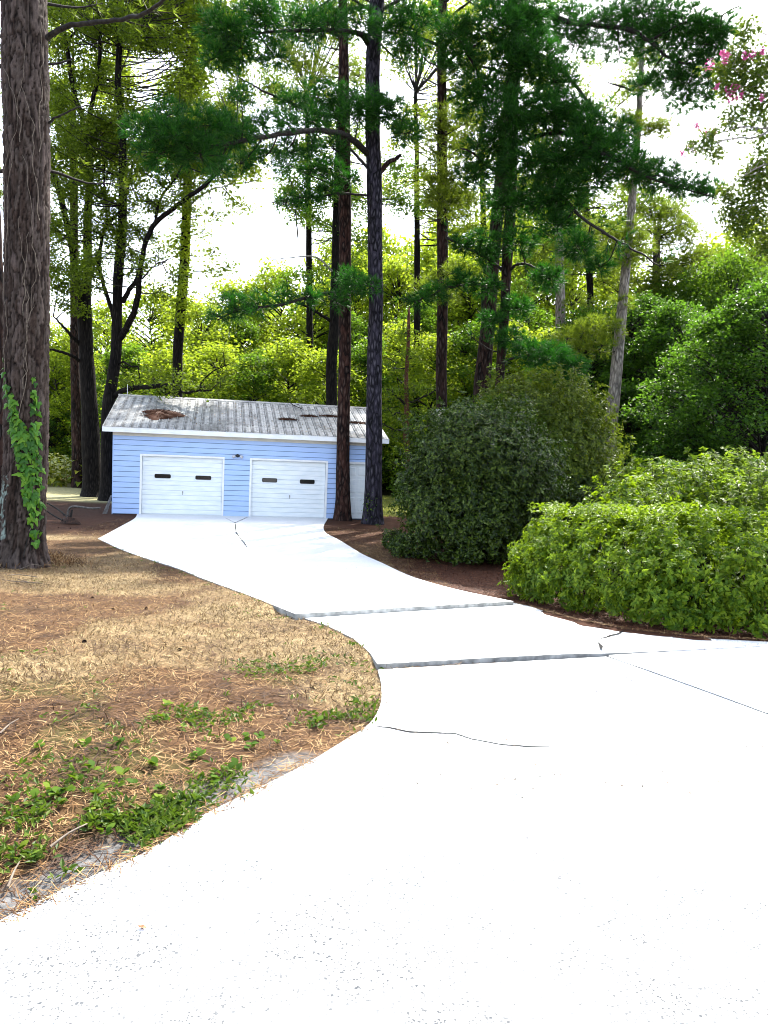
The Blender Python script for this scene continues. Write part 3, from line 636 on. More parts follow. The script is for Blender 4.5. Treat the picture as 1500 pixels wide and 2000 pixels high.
straw_pile('straw_pile', 6.32, 1.55, .38, .12, .04, 240, 'thin pine straw streak lying mid roof above the second garage door', 2)
straw_pile('straw_pile', 7.25, 2.2, .34, .11, .04, 200, 'small pine straw streak higher on the roof beside the reddish pine', 3)
straw_pile('straw_pile', 8.1, 2.35, .42, .10, .04, 240, 'pine straw streak just below the ridge touching the reddish pine', 4)
straw_pile('straw_pile', 9.1, 1.55, .55, .13, .04, 260, 'pine straw streak on the roof between the two pine trunks', 5)
t = thing('fallen_twig', roofpt(6.75, 3.55), 'dark bent twig lying over the roof ridge', 'twig')
mb = MB(); B0 = roofpt(6.75, 3.55); mb.tube(curve([roofpt(6.55, 3.95) + [0, 0, .1], roofpt(6.75, 3.6) + [0, 0, .04], roofpt(7.05, 3.2) + [0, 0, .02]], 4), .018, 5); mb.build('stem', MT['wood_dark'], t, True, B0)
mb = MB(); mb.tube(curve([roofpt(6.75, 3.6) + [0, 0, .04], roofpt(6.95, 3.6) + [0, 0, .1]], 3), .01, 4); mb.build('side_shoot', MT['wood_dark'], t, True, B0)
r = np.random.default_rng(77); n = 420; uu = r.random(n) * 7 + 2.2; ww = r.random(n) * 3.9 - .2
C = np.array([roofpt(a, b_) for a, b_ in zip(uu, ww)]) + [0, 0, .012]; d = unit(n, r); d = nrm(d - (d @ RN)[:, None] * RN * .9)
mb = MB(); needle_strips(mb, C, d, .14, .022, r); tag(mb.build('roof_litter', MT['straw']), 'loose needles and leaf bits scattered over the metal roof', None, None, 'stuff')
# plank leaning on the corner of the garage
pb = GW(-.42, -.05, -.02); t = thing('leaning_plank', pb, 'grey weathered plank leaning on the lower corner of the garage', 'plank')
mb = MB(); q0 = GW(-.27, .02, -.03); q1 = GW(-.055, .05, .66); ax = nrm(q1 - q0); sdir = nrm(np.cross(ax, N_)); wv = nrm(U_ * .75 + N_ * .65)
V = [q0 - wv * .10, q0 + wv * .10, q0 + wv * .10 + N_ * .03, q0 - wv * .10 + N_ * .03, q1 - wv * .03, q1 + wv * .035, q1 + wv * .035 + N_ * .03, q1 - wv * .03 + N_ * .03]
mb.add(V, [(0, 3, 2, 1), (4, 5, 6, 7), (0, 1, 5, 4), (1, 2, 6, 5), (2, 3, 7, 6), (3, 0, 4, 7)])
mb.build('board', MT['bark_pale'], t, False, pb)

# ------------------------------------------------------------------ trees
class Tree:
    def __init__(s, name, label, D, path, H, bark, group=None, sides=14, flare=.3, seed=0, cat='tree', wob=.01):
        s.r = np.random.default_rng(seed); s.D = D
        P = [at(a, b, D) for a, b, _ in path]; R = [h * D / FPX for _, _, h in path]
        g0 = float(zg(D)) - .12
        if P[0][2] > g0 + .3:
            d = nrm(P[0] - P[1]); d = d / abs(d[2]); k = P[0][2] - g0; P.insert(0, P[0] + d * k * np.array([1, 1, 1])); R.insert(0, R[0] * 1.08)
        else: P[0][2] = g0
        if P[-1][2] < H:
            d = nrm(P[-1] - P[-2]) * .6 + np.array([0, 0, .4]); d /= d[2]; k = H - P[-1][2]; r1 = R[-1]
            for q in (.3, .65, 1.0): P.append(P[len(path)] if False else np.array(P[-1 - int(q > .3) - int(q > .65)]) + d * k * q); R.append(max(.03, r1 * (1 - q * .95)))
        s.base = np.array([P[0][0], P[0][1], float(zg(D))])
        s.root = thing(name, s.base, label, cat, group)
        C = curve(P, 6); Rr = np.interp(np.linspace(0, 1, len(C)), np.linspace(0, 1, len(R)), R)
        t = np.cumsum(np.r_[0, np.linalg.norm(np.diff(C, axis=0), axis=1)]); k = max(24, int(t[-1] / .4)); tt = np.linspace(0, t[-1], k)
        C = np.stack([np.interp(tt, t, C[:, a]) for a in range(3)], 1); Rr = np.interp(tt, t, Rr)
        hz = C[:, 2] - s.base[2]; Rr = Rr * (1 + flare * np.exp(-np.maximum(hz, 0) / .35))
        C[:, :2] += (np.stack([vnoise(np.stack([hz * .5, hz * 0 + 3 * seed], 1), seed), vnoise(np.stack([hz * .5, hz * 0 + 9 + seed], 1), seed)], 1) - .5) * wob * 4
        s.C, s.R = C, Rr
        mb = MB(); mb.tube(C, Rr, sides); V = mb.v[0]
        nz = fbm(V * np.array([5, 5, 1.2]), seed) - .5; ax = np.repeat(C, sides, 0); V += (V - ax) * (nz * .16)[:, None]
        s.trunk = mb.build('trunk', bark, s.root, True, s.base)
        s.wood = MB(); s.TC = []; s.TD = []; s.LP = []; s.bark = bark; s.limbs = []
    def pos(s, h):
        return np.array([np.interp(h, s.C[:, 2], s.C[:, a]) for a in range(3)]), float(np.interp(h, s.C[:, 2], s.R))
    def limb(s, px, r0, r1=.02, twigs=None, part=True, sides=8, mat_=None):
        """px: [(px, py, Y)], twigs: dict(bare, per_m, tl)"""
        P = curve([at(a, b, y) for a, b, y in px], 5); P[1:-1] += s.r.normal(0, .012, (len(P) - 2, 3))
        R = np.linspace(1, 0, len(P)) ** .8 * (r0 - r1) + r1
        if part:
            mb = MB(); mb.tube(P, R, sides); mb.build('limb', mat_ or MT['wood_dark'], s.root, True, s.base)
        else: s.wood.tube(P, R, 6)
        s.limbs.append(P)
        if twigs: s.twigs(P, **twigs)
        return P
    def twigs(s, P, bare=.35, per_m=4, tl=.8, sp=.2, up=.35, leaf=0, r=.014):
        L = np.r_[0, np.cumsum(np.linalg.norm(np.diff(P, axis=0), axis=1))]; n = max(2, int(L[-1] * (1 - bare) * per_m))
        for q in bare + (1 - bare) * s.r.random(n):
            l = q * L[-1]; p = np.array([np.interp(l, L, P[:, a]) for a in range(3)]); k = min(len(P) - 2, int(np.searchsorted(L, l)))
            T = nrm(P[min(k + 1, len(P) - 1)] - P[max(0, k - 1)]); v = s.r.normal(size=3); v -= (v @ T) * T
            d = nrm(T * .55 + nrm(v) * .9 + np.array([0, 0, up])); le = tl * (.4 + .8 * s.r.random())
            e = p + d * le; m = p + d * le * .5 + s.r.normal(0, .04 * le, 3); s.wood.tube([p, m, e], [r, r * .7, r * .35], 3, cap=False)
            for f in np.arange(.35, 1.01, sp / le): s.TC.append(p + (e - p) * f + s.r.normal(0, .03, 3)); s.TD.append(nrm(d + np.array([0, 0, .35])))
    def puff(s, px, py, Y, rpx, dens=70, flat_=.7, leaf=False, n=None, link_=True):
        c = at(px, py, Y); r_ = rpx * Y / FPX; nt = n or max(6, int(dens * r_ ** 2))
        u = unit(nt, s.r) * (s.r.random(nt) ** .45)[:, None] * np.array([r_, r_, r_ * flat_]); Pp = c + u
        src = None
        if link_:
            allp = np.concatenate(s.limbs + [s.C[s.C[:, 2] < c[2] + .3]]) if s.limbs else s.C[s.C[:, 2] < c[2] + .3]
            src = allp[np.argmin(np.linalg.norm(allp - c, axis=1) + .4 * np.maximum(0, allp[:, 2] - c[2]))]
            mid = (src + c) / 2 + np.array([0, 0, -.06 * np.linalg.norm(c - src)]) + s.r.normal(0, .06, 3)
            s.wood.tube(curve([src, mid, c], 4), np.linspace(.035, .014, 9) * min(1.6, .6 + r_ * .5), 5, cap=False)
            for k in s.r.choice(nt, min(nt, 9 if not leaf else 7), replace=False):
                s.wood.tube([c, (c + Pp[k]) / 2 + s.r.normal(0, .05, 3), Pp[k]], [.014, .010, .005], 3, cap=False)
        if leaf: s.LP.append(Pp)
        else:
            s.TC += list(Pp); s.TD += list(nrm(nrm(u) * .8 + np.array([0, 0, .55]) + s.r.normal(0, .2, u.shape)))
    def crown(s, h0, h1, n, Lmax, per_m=3, tl=.8):
        for h in np.linspace(h0, h1, n):
            f = (h - h0) / max(.1, h1 - h0); p, r_ = s.pos(h); az = s.r.random() * 6.283; L = Lmax * (1 - .75 * f) * (.6 + .5 * s.r.random())
            d = np.array([math.cos(az), math.sin(az), 0]); rise = .15 + .5 * f
            P = curve([p, p + d * L * .4 + [0, 0, L * .12], p + d * L * .75 + [0, 0, L * rise * .6], p + d * L + [0, 0, L * rise]], 3)
            s.wood.tube(P, np.linspace(min(.07, r_ * .5), .015, len(P)), 5, cap=False); s.twigs(P, .35, per_m, tl, .28)
    def needles(s, m, n=15, L=.22, w=.013, spread=.9, sel=None):
        if s.TC:
            C, Dd = np.array(s.TC), np.array(s.TD); mb = MB(); tufts(mb, C, Dd, s.r, n, L, w, spread); mb.build('crown', m, s.root, False, s.base); s.TC, s.TD = [], []
    def foliage(s, m, size, per=26, sig=.2, aspect=.55, name='crown'):
        if s.LP:
            C = np.repeat(np.concatenate(s.LP), per, 0); C = C + s.r.normal(0, 1, C.shape) * np.array([sig, sig, sig * .55]); mb = MB()
            leaves(mb, C, size, s.r, aspect); mb.build(name, m, s.root, False, s.base); s.LP = []
    def done(s):
        if s.wood.v: s.wood.build('branchwork', MT['wood_dark'], s.root, True, s.base)['kind'] = 'stuff'

# the big pine in front, with plated bark
def big_pine():
    D = 14.2; path = [(42, 1098, 46), (42, 1080, 43), (44, 1040, 42), (46, 950, 41), (49, 850, 41.5), (53, 700, 42), (54, 500, 42), (52, 300, 42), (48, 100, 42), (46, -20, 42), (44, -300, 40)]
    t = Tree('pine_tree', 'massive pine with flaking grey bark and ivy climbing its base', D, path, 24, MT['bark_big'], sides=8, seed=41, flare=.02)
    bpy.data.objects.remove(t.trunk)
    C, R = t.C, t.R; zz = np.arange(C[0, 2], 13.2, .026); sides = 104
    Cx = np.stack([np.interp(zz, C[:, 2], C[:, 0]), np.interp(zz, C[:, 2], C[:, 1]), zz], 1); Rr = np.interp(zz, C[:, 2], R)
    hz = zz - t.base[2]; Rr = .945 * Rr * (1 + .20 * np.exp(-np.maximum(hz, 0) / .22) + .10 * np.exp(-np.maximum(hz, 0) / 1.2))
    a = np.arange(sides) / sides * 2 * np.pi; A, Zq = np.meshgrid(a, zz); Rg = np.repeat(Rr[:, None], sides, 1)
    # plates: cells about 9 cm wide and 22 cm tall, wrapped round the trunk (cylinder sampled at its seam out of view)
    nx_ = 33; px_ = (A / (2 * np.pi) * nx_); q = np.stack([px_.ravel() + 1.5 * (vnoise(np.stack([px_.ravel() * .9, Zq.ravel() * 2.5], 1), 4) - .5), Zq.ravel() * 2.6 + 1.5 * (vnoise(np.stack([px_.ravel() * 1.1, Zq.ravel() * 1.7], 1), 8) - .5)], 1)
    e, idv = worley(q, 5); q2 = np.stack([px_.ravel() * 2.1, Zq.ravel() * 7], 1); e2, id2 = worley(q2, 15)
    fur = np.clip(np.abs(fbm(np.stack([px_.ravel() * 1.5 + Zq.ravel() * .25, Zq.ravel() * .75], 1), 71) - .5) / .07, 0, 1)
    plate = (np.clip(e / .22, 0, 1) ** .7 * (.45 + .55 * idv) * (.35 + .65 * fur) + .42 * np.clip(e2 / .3, 0, 1) * id2) * (.8 + .5 * fbm(np.stack([px_.ravel() * 6, Zq.ravel() * 22], 1), 81))
    groove = fbm(np.stack([px_.ravel() * 1.2, Zq.ravel() * .5], 1), 31) - .5
    disp = (-.03 + .040 * plate + .03 * groove + .006 * (fbm(np.stack([px_.ravel() * 5, Zq.ravel() * 14], 1), 51) - .5)).reshape(A.shape)
    butt = .05 * np.sin(A * 5 + 1) * np.exp(-np.maximum(Zq - t.base[2], 0) / .35)
    Rg = Rg + disp + butt
    V = np.stack([Cx[:, 0][:, None] + Rg * np.cos(A), Cx[:, 1][:, None] + Rg * np.sin(A), Zq], -1)
    n, m = A.shape; i = np.arange(n - 1)[:, None] * m; j = np.arange(m)[None]; j2 = (j + 1) % m
    mb = MB(); mb.add(V.reshape(-1, 3), np.stack([i + j, i + j2, i + m + j2, i + m + j], -1).reshape(-1, 4))
    o = mb.build('trunk', MT['bark_plate'], t.root, True, t.base)
    at_ = o.data.attributes.new('plate', 'FLOAT', 'POINT'); at_.data.foreach_set('value', plate.astype(np.float32))
    at2 = o.data.attributes.new('plate_id', 'FLOAT', 'POINT'); at2.data.foreach_set('value', idv.astype(np.float32))
    mb = MB(); k = C[:, 2] > 13.0; mb.tube(C[k], R[k], 20); mb.build('upper_trunk', MT['bark_big'], t.root, True, t.base)
    lich = fbm(np.stack([q[:, 0] * .5, q[:, 1] * .35], 1), 61)
    at3 = o.data.attributes.new('lichen', 'FLOAT', 'POINT')
    ang = np.abs(np.angle(np.exp(1j * (A.ravel() - math.radians(222))))); hh = Zq.ravel() - t.base[2]
    at3.data.foreach_set('value', (np.clip((fbm(np.stack([q[:, 0] * 3.1, q[:, 1] * 4.2], 1), 63) - .56) * 14, 0, 1) * np.clip((lich - .42) * 8, 0, 1) * (ang < .5) * (hh > .5) * (hh < 1.7)).astype(np.float32))
    t.crown(15.5, 23.5, 16, 4.5); 
    t.limb([(92, 75, 14.2), (130, 52, 14.0), (190, 42, 13.6), (270, 32, 13.0), (320, 0, 12.5), (360, -40, 12.2)], .05, .015, dict(bare=.3, per_m=3, tl=.5))
    t.limb([(95, 240, 14.2), (115, 228, 13.9), (145, 212, 13.6), (185, 205, 13.3)], .022, .006)
    t.needles(MT['needle_lit'], 14, .2, .009); t.done()
    surf = lambda ang, z: np.array([np.interp(z, zz, Cx[:, 0]), np.interp(z, zz, Cx[:, 1]), z]) + (np.interp(z, zz, Rr) + .012) * np.array([math.cos(ang), math.sin(ang), 0])
    return t, surf
def bark_plate_mat():
    m, nt, out = mat('flaking plated bark'); b_ = princ(nt, out, .9, .12); tc = N(nt, 'ShaderNodeTexCoord')
    def attr(nm):
        a = N(nt, 'ShaderNodeAttribute'); a.attribute_name = nm; return a.outputs['Fac']
    no = N(nt, 'ShaderNodeTexNoise', Scale=24, Detail=8, Roughness=.7); mp = N(nt, 'ShaderNodeMapping'); mp.inputs['Scale'].default_value = (1, 1, .35)
    nt.links.new(tc.outputs['Object'], mp.inputs[0]); nt.links.new(mp.outputs[0], no.inputs['Vector'])
    r1 = ramp(nt, [(.08, (.004, .003, .003)), (.4, (.022, .016, .013)), (1, (.070, .055, .047))], attr('plate'))
    r2 = ramp(nt, [(0, (.75, .6, .55)), (.5, (1, 1, 1)), (1, (1.2, 1.15, 1.2))], attr('plate_id'))
    r3 = ramp(nt, [(.3, (.45, .43, .42)), (.7, (1.3, 1.3, 1.3))], no.outputs[0])
    cur = r1.outputs[0]
    for r_ in (r2, r3):
        mx = N(nt, 'ShaderNodeMix', data_type='RGBA', blend_type='MULTIPLY'); mx.inputs[0].default_value = .9; nt.links.new(cur, mx.inputs[6]); nt.links.new(r_.outputs[0], mx.inputs[7]); cur = mx.outputs[2]
    mx = N(nt, 'ShaderNodeMix', data_type='RGBA'); nt.links.new(attr('lichen'), mx.inputs[0]); nt.links.new(cur, mx.inputs[6]); mx.inputs[7].default_value = (.20, .25, .225, 1)
    nt.links.new(mx.outputs[2], b_.inputs['Base Color'])
    bp = N(nt, 'ShaderNodeBump', Strength=.7, Distance=.012); nt.links.new(no.outputs[0], bp.inputs['Height']); nt.links.new(bp.outputs[0], b_.inputs['Normal'])
    return m
MT['bark_plate'] = bark_plate_mat()
BIG, SURF = big_pine()

# ivy on the big pine: each leaf a part
ivy_base = SURF(math.radians(300), BIG.base[2] + .05)
IV = thing('ivy_vine', ivy_base, 'bright green ivy climbing the massive pine from its roots', 'ivy')
r = np.random.default_rng(8)
mb = MB(); IVP = []
def angpx(px, py):                                             # angle on the near face of the trunk for a photo pixel
    ax_ = np.interp(py, [700, 850, 950, 1040, 1100], [53, 49, 46, 44, 42]); rad = np.interp(py, [700, 950, 1040, 1100], [42, 44, 46, 56])
    return math.radians(270) + math.asin(max(-.97, min(.97, (px - ax_) / rad)))
def zpx(py): return float(at(45, py, 13.9)[2])
for line in ([(72, 1085), (76, 1040), (72, 1000), (66, 950), (58, 900), (50, 850), (44, 810), (36, 775), (30, 745), (20, 712)], [(78, 1050), (77, 990), (74, 930), (76, 870), (78, 820), (80, 770), (82, 728)], [(74, 1000), (64, 930), (62, 880), (60, 830), (52, 790), (40, 760)], [(80, 1075), (82, 1010), (82, 950), (80, 900), (84, 850)]):
    P = []
    for a_, b_ in zip(line[:-1], line[1:]):
        for f in (0, .33, .66): P.append(SURF(angpx(a_[0] + (b_[0] - a_[0]) * f + r.normal(0, 1.2), a_[1] + (b_[1] - a_[1]) * f), zpx(a_[1] + (b_[1] - a_[1]) * f)))
    mb.tube(P, np.linspace(.011, .005, len(P)), 5)
mb.build('stem', MT['wood_dark'], IV, True, ivy_base)
ivy_poly = np.array([(80, 728), (83, 800), (85, 900), (86, 1000), (87, 1060), (76, 1062), (70, 1010), (62, 965), (50, 900), (38, 840), (30, 800), (26, 765), (20, 735), (14, 700), (22, 712), (36, 760), (50, 795), (60, 830), (70, 850), (74, 800), (76, 745)])
mb = MB()                                                      # one five-pointed leaf, shared
lp = [(0, 0), (.32, -.12), (.50, .22), (.26, .36), (.12, .95 * .9), (0, 1.0), (-.12, .95 * .9), (-.26, .36), (-.50, .22), (-.32, -.12)]
V = [(x, y, -.25 * abs(x) - .12 * y * y) for x, y in lp] + [(0, .32, .03)]
mb.add(V, [(k, (k + 1) % 10, 10) for k in range(10)]); ivy_me = [mb.build('leaf', MT['leaf_ivy'], mesh_only=True)]
def random_leaf_mat(name, cols, tcol, rough=.5, spec=.25):     # per-object colour for leaves that are objects
    m = leaf_mat(name, cols, tcol, .25, rough, spec); nt = m.node_tree
    oi = nt.nodes.new('ShaderNodeObjectInfo')
    for l in list(nt.links):
        if l.from_socket.name == 'Random Per Island':
            to = l.to_socket; nt.links.remove(l); nt.links.new(oi.outputs['Random'], to)
    return m
ivy_me[0].materials[0] = random_leaf_mat('ivy leaf', [(.014, .065, .004), (.04, .14, .008), (.11, .23, .014)], (.14, .32, .01))
cand = []
while len(cand) < 295:
    p = np.array([[r.uniform(10, 92), r.uniform(700, 1078)]])
    if pip(p - np.array([[3.0, 0]]), ivy_poly)[0] or (r.random() < .006): cand.append(p[0])
for x, y in cand:
    a_ = angpx(x, y); p = SURF(a_, zpx(y)); out_ = np.array([math.cos(a_), math.sin(a_), 0]); 
    nn = nrm(out_ + r.normal(0, .35, 3) + np.array([0, 0, .25])); yv = np.array([r.normal(0, .5), 0, -1.0]); yv = nrm(yv - (yv @ nn) * nn); xv = np.cross(yv, nn)
    s_ = r.uniform(.085, .155); o = bpy.data.objects.new('leaf', ivy_me[0]); COL.objects.link(o); o.parent = IV
    q = p + out_ * r.uniform(.0, .05) - ivy_base
    o.matrix_local = Matrix(((xv[0] * s_, yv[0] * s_, nn[0] * s_, q[0]), (xv[1] * s_, yv[1] * s_, nn[1] * s_, q[1]), (xv[2] * s_, yv[2] * s_, nn[2] * s_, q[2]), (0, 0, 0, 1)))
# dead vines clinging to the bark
for k in range(12):
    a0 = math.radians(r.uniform(225, 330)); z0 = r.uniform(.6, 8); P = []; z = z0 + BIG.base[2]; a_ = a0
    for q in range(int(r.uniform(10, 26))):
        P.append(SURF(a_, z) + .012 * np.array([math.cos(a_), math.sin(a_), 0])); z += r.uniform(.08, .2); a_ += r.normal(0, .08) + (.03 if k % 2 else -.03)
    mb = MB(); mb.tube(curve(P, 2), np.linspace(.008, .003, len(P) * 2 - 1), 5); o = mb.build('dry_vine', MT['stick'], None, True, P[0]); o.location = tuple(P[0])
    tag(o, 'thin dry grey vine stem clinging to the bark of the ivy-clad pine', 'vine', 'dry vines on the big pine')

def T(*a, **k): return Tree(*a, **k)
# --- pines right before the garage
p6 = T('pine_tree', 'slim reddish-barked pine standing before the garage wall beside the second door', 29.0, [(668, 1013, 16), (669, 990, 15), (669, 930, 13.5), (671, 780, 12.2), (674, 600, 11.5), (674, 400, 12), (673, 250, 11), (671, 100, 9), (669, 0, 8.5), (668, -80, 8)], 24, MT['bark_pine_red'] if 'bark_pine_red' in MT else MT['bark_pine'], seed=6, sides=18)
p6.limb([(664, 235, 29), (657, 231, 28.6), (605, 217, 27.8), (552, 196, 27), (503, 172, 26.4), (465, 150, 26)], .07, .015, dict(bare=.25, per_m=2.5, tl=.6))
p6.limb([(668, 575, 29), (647, 572, 28), (593, 583, 26.5), (540, 597, 25.5), (473, 603, 25), (425, 625, 24.6)], .075, .02, dict(bare=.15, per_m=4, tl=.6))
p6.limb([(668, 580, 29), (700, 565, 27.5), (722, 556, 26.8)], .04, .015, dict(bare=.1, per_m=6, tl=.5))
for q in [(690, 556, 27, 30), (655, 585, 27.5, 26), (722, 560, 26.5, 26), (605, 578, 26.5, 24), (560, 575, 26, 22), (505, 592, 25.2, 30), (465, 605, 25, 28), (430, 618, 24.6, 24), (455, 585, 25, 24), (672, 540, 28, 24), (620, 190, 28, 42), (650, 225, 28, 36), (570, 200, 27, 34), (676, 190, 28, 36), (610, 330, 27.5, 30), (560, 320, 27, 30), (645, 330, 28, 26)]: p6.puff(*q, dens=210)
p6.crown(16.5, 23.5, 22, 4.4, 5, .9); p6.needles(MT['needle_shade'], 16, .34, .020); p6.done()  # upper crown out of view, thickened to cast dappled shade on the bank

p7 = T('pine_tree', 'tall straight pine with bluish-grey bark hiding the side door edge', 28.2, [(728, 1022, 19), (728, 1000, 18), (729, 930, 17), (730, 800, 15.5), (733, 650, 14), (733, 450, 14.2), (731, 330, 15), (728, 250, 14), (730, 100, 13.5), (736, 0, 14), (741, -80, 13)], 25, MT['bark_pine_blue'] if 'bark_pine_blue' in MT else MT['bark_pine'], seed=7, sides=18)
p7.limb([(722, 303, 28.2), (696, 279, 27.4), (668, 261, 26.6), (622, 255, 25.4), (570, 259, 24.2), (500, 269, 23), (430, 284, 22), (370, 290, 21.2)], .12, .03, dict(bare=.3, per_m=4.5, tl=.8))
p7.limb([(720, 86, 28.2), (700, 66, 27.4), (657, 60, 26.4), (600, 60, 25.4), (535, 62, 24.2), (450, 70, 23)], .10, .025, dict(bare=.2, per_m=4.5, tl=.8))
p7.limb([(722, 332, 28.2), (696, 304, 28.8), (672, 278, 29.4), (640, 262, 30)], .07, .02, dict(bare=.5, per_m=2, tl=.5))
p7.limb([(742, 338, 28.2), (757, 319, 28.0), (771, 311, 27.8), (783, 303, 27.7)], .085, .06, mat_=MT['bark_pine'])
p7.limb([(722, 383, 28.2), (675, 378, 27.8), (622, 384, 27.2), (563, 389, 26.8), (520, 399, 26.5)], .045, .01, dict(bare=.55, per_m=2, tl=.4))
p7.limb([(742, 230, 28.2), (770, 225, 27.4), (800, 245, 26.8)], .05, .02, dict(bare=.3, per_m=4, tl=.6))
p7.limb([(742, 60, 28.2), (775, 50, 27.8), (815, 60, 27.2)], .05, .02, dict(bare=.3, per_m=4, tl=.6))
p7.limb([(722, 20, 28.2), (690, 0, 27.8), (640, -20, 27.2)], .05, .02, dict(bare=.3, per_m=4, tl=.6))
for q in [(400, 245, 21.5, 55), (340, 268, 21, 52), (285, 258, 21, 40), (455, 262, 22.5, 46), (515, 245, 23.5, 34), (390, 300, 21.2, 46), (310, 300, 21, 42), (330, 225, 21.4, 34), (440, 55, 23, 52), (470, 95, 23.2, 48), (520, 50, 24, 44), (590, 45, 25, 36), (640, 45, 26, 34), (500, 20, 24, 40), (425, 110, 23, 36), (560, 240, 24.6, 30), (610, 235, 25.4, 30), (725, 210, 27, 44), (700, 225, 27, 36), (760, 215, 27.2, 38), (775, 60, 27.4, 44), (800, 100, 27.4, 38), (790, 260, 27, 34), (815, 30, 27.4, 40), (540, 110, 24, 26), (700, 45, 27, 34), (470, 190, 22, 26), (470, 320, 24, 24), (520, 305, 24.6, 26), (560, 290, 25, 28), (430, 330, 23, 24), (600, 385, 27, 24), (560, 395, 26.6, 20), (640, 372, 27.4, 22), (680, 350, 27.8, 24), (600, 290, 26, 26), (650, 290, 26.4, 26)]: p7.puff(*q, dens=210)
p7.crown(17, 24.5, 26, 5.0, 5, .9); p7.needles(MT['needle_shade'], 17, .36, .021); p7.done()  # unseen top crown made denser so its shade falls on the bank
# leafy sprig low on the trunk
sp = at(722, 985, 27.85); S_ = thing('vine_sprig', sp, 'small yellowish vine sprig sprouting from the bluish-grey pine trunk', 'vine')
r = np.random.default_rng(3); P = sp + r.normal(0, 1, (70, 3)) * np.array([.14, .05, .24]); mb = MB(); leaves(mb, P, .075, r, .7); mb.build('foliage', MT['leaf_mid'], S_, False, sp)
mb = MB(); mb.tube([sp + [0, .1, -.7], sp + [.05, .05, -.2], sp + [.0, 0, .35]], .008, 4); mb.tube([sp + [0, .05, 0], sp + [-.12, -.02, .02], sp + [-.27, -.04, -.03]], .006, 4); mb.build('stem', MT['wood_dark'], S_, True, sp)

# --- pines farther back
p5 = T('pine_tree', 'black-looking pine trunk rising behind the garage ridge', 37.5, [(648, 800, 10.5), (648, 700, 10.5), (652, 640, 10), (656, 540, 10), (657, 450, 8.5), (660, 380, 8), (664, 250, 7), (668, 100, 6)], 24, MT['bark_oak'], seed=5)
p5.limb([(645, 626, 37.5), (632, 618, 37), (613, 606, 36.5), (588, 594, 36), (560, 586, 35.5)], .085, .03, dict(bare=.5, per_m=2, tl=.7), mat_=MT['bark_oak'])
p5.limb([(652, 532, 37.5), (640, 521, 37), (622, 505, 36.8), (605, 501, 36.6), (560, 504, 36), (514, 509, 35.6)], .055, .012, mat_=MT['bark_pale'])
p5.limb([(586, 502, 36.3), (588, 480, 36.3), (582, 465, 36.2)], .02, .006, mat_=MT['bark_pale'])
for q in [(590, 130, 36, 46), (550, 110, 36, 36), (630, 150, 37, 46), (600, 100, 36, 46), (640, 60, 37, 40), (560, 190, 36, 34), (680, 130, 38, 40), (700, 150, 38, 36), (580, 60, 36, 40)]: p5.puff(*q, dens=110)
p5.needles(MT['needle_lit'], 16, .27, .02)
for q in [(600, 320, 36, 44), (570, 360, 36, 40), (640, 380, 37, 40), (620, 430, 37, 34), (600, 540, 36, 34), (560, 545, 36, 30), (650, 350, 37, 34), (690, 400, 38, 40), (700, 470, 38, 36), (690, 520, 38, 34), (780, 330, 39, 46), (800, 400, 39, 40), (770, 390, 39, 38), (575, 420, 36, 24)]: p5.puff(*q, leaf=True, dens=30)
p5.foliage(MT['leaf_mid'], .15, 22, .22); p5.done()

p8 = T('pine_tree', 'bare straight pine with a nest box, above the round bush', 31.0, [(863, 800, 10.5), (863, 650, 10.5), (864, 450, 10.5), (863, 300, 9.5), (863, 105, 8.8), (864, 0, 8), (864, -80, 7.5)], 25, MT['bark_pine'], seed=8, sides=16)
p8.limb([(858, 130, 31), (835, 120, 30.5), (812, 95, 30), (790, 85, 29.8)], .035, .012, dict(bare=.4, per_m=3, tl=.5), mat_=MT['wood_dark'])
p8.limb([(868, 105, 31), (905, 102, 30.6), (950, 105, 30.2)], .06, .02, dict(bare=.2, per_m=4, tl=.6))
p8.limb([(868, 462, 31), (890, 472, 30.6), (915, 486, 30.2), (945, 500, 30)], .06, .02, dict(bare=.4, per_m=3, tl=.6))
p8.limb([(858, 430, 31), (838, 432, 30.7), (815, 440, 30.4)], .035, .012, dict(bare=.3, per_m=4, tl=.5))
p8.limb([(858, 168, 31), (820, 150, 30.5), (786, 138, 30.2)], .03, .01)
for q in [(835, 370, 30.4, 34), (865, 385, 30, 34), (895, 390, 30.4, 34), (850, 330, 30.2, 30), (885, 350, 30, 32), (905, 340, 30.4, 30), (870, 410, 30, 28), (845, 250, 30.6, 30), (880, 230, 30.4, 34), (910, 240, 30.4, 34), (900, 290, 30.4, 34), (840, 290, 30.6, 26), (890, 60, 30.6, 36), (920, 100, 30.6, 36), (900, 150, 30.4, 34), (830, 560, 31, 26), (860, 545, 30.2, 24), (890, 530, 30.4, 30), (880, 580, 30.4, 24), (835, 40, 31, 30)]: p8.puff(*q, dens=130)
p8.crown(15.8, 24.5, 12, 3.4); p8.needles(MT['needle_lit'], 17, .34, .022); p8.done()
nb = at(859, 821, 30.55); NBX = thing('nest_box', nb, 'pale wooden nest box fixed on the bare straight pine trunk', 'nest box')
mb = MB(); mb.box(-.13, .13, -.13, .12, -.36, .32); mb.build('box_body', MT['box_wood'] if 'box_wood' in MT else MT['soffit'], NBX)
mb = MB(); mb.prism([(-.20, .33), (.16, .42), (.16, .45), (-.20, .36)], -.17, .17, 'x'); mb.build('lid', MT['white'], NBX)
mb = MB(); mb.box(.131, .165, -.14, .13, -.36, .34); mb.build('side_board', MT['white'], NBX)
mb = MB(); a_ = np.arange(12) / 12 * 6.283; mb.add([(.04 * math.cos(q), -.132, .08 + .04 * math.sin(q)) for q in a_], [tuple(range(12))]); mb.build('entrance_hole', MT['black'], NBX)

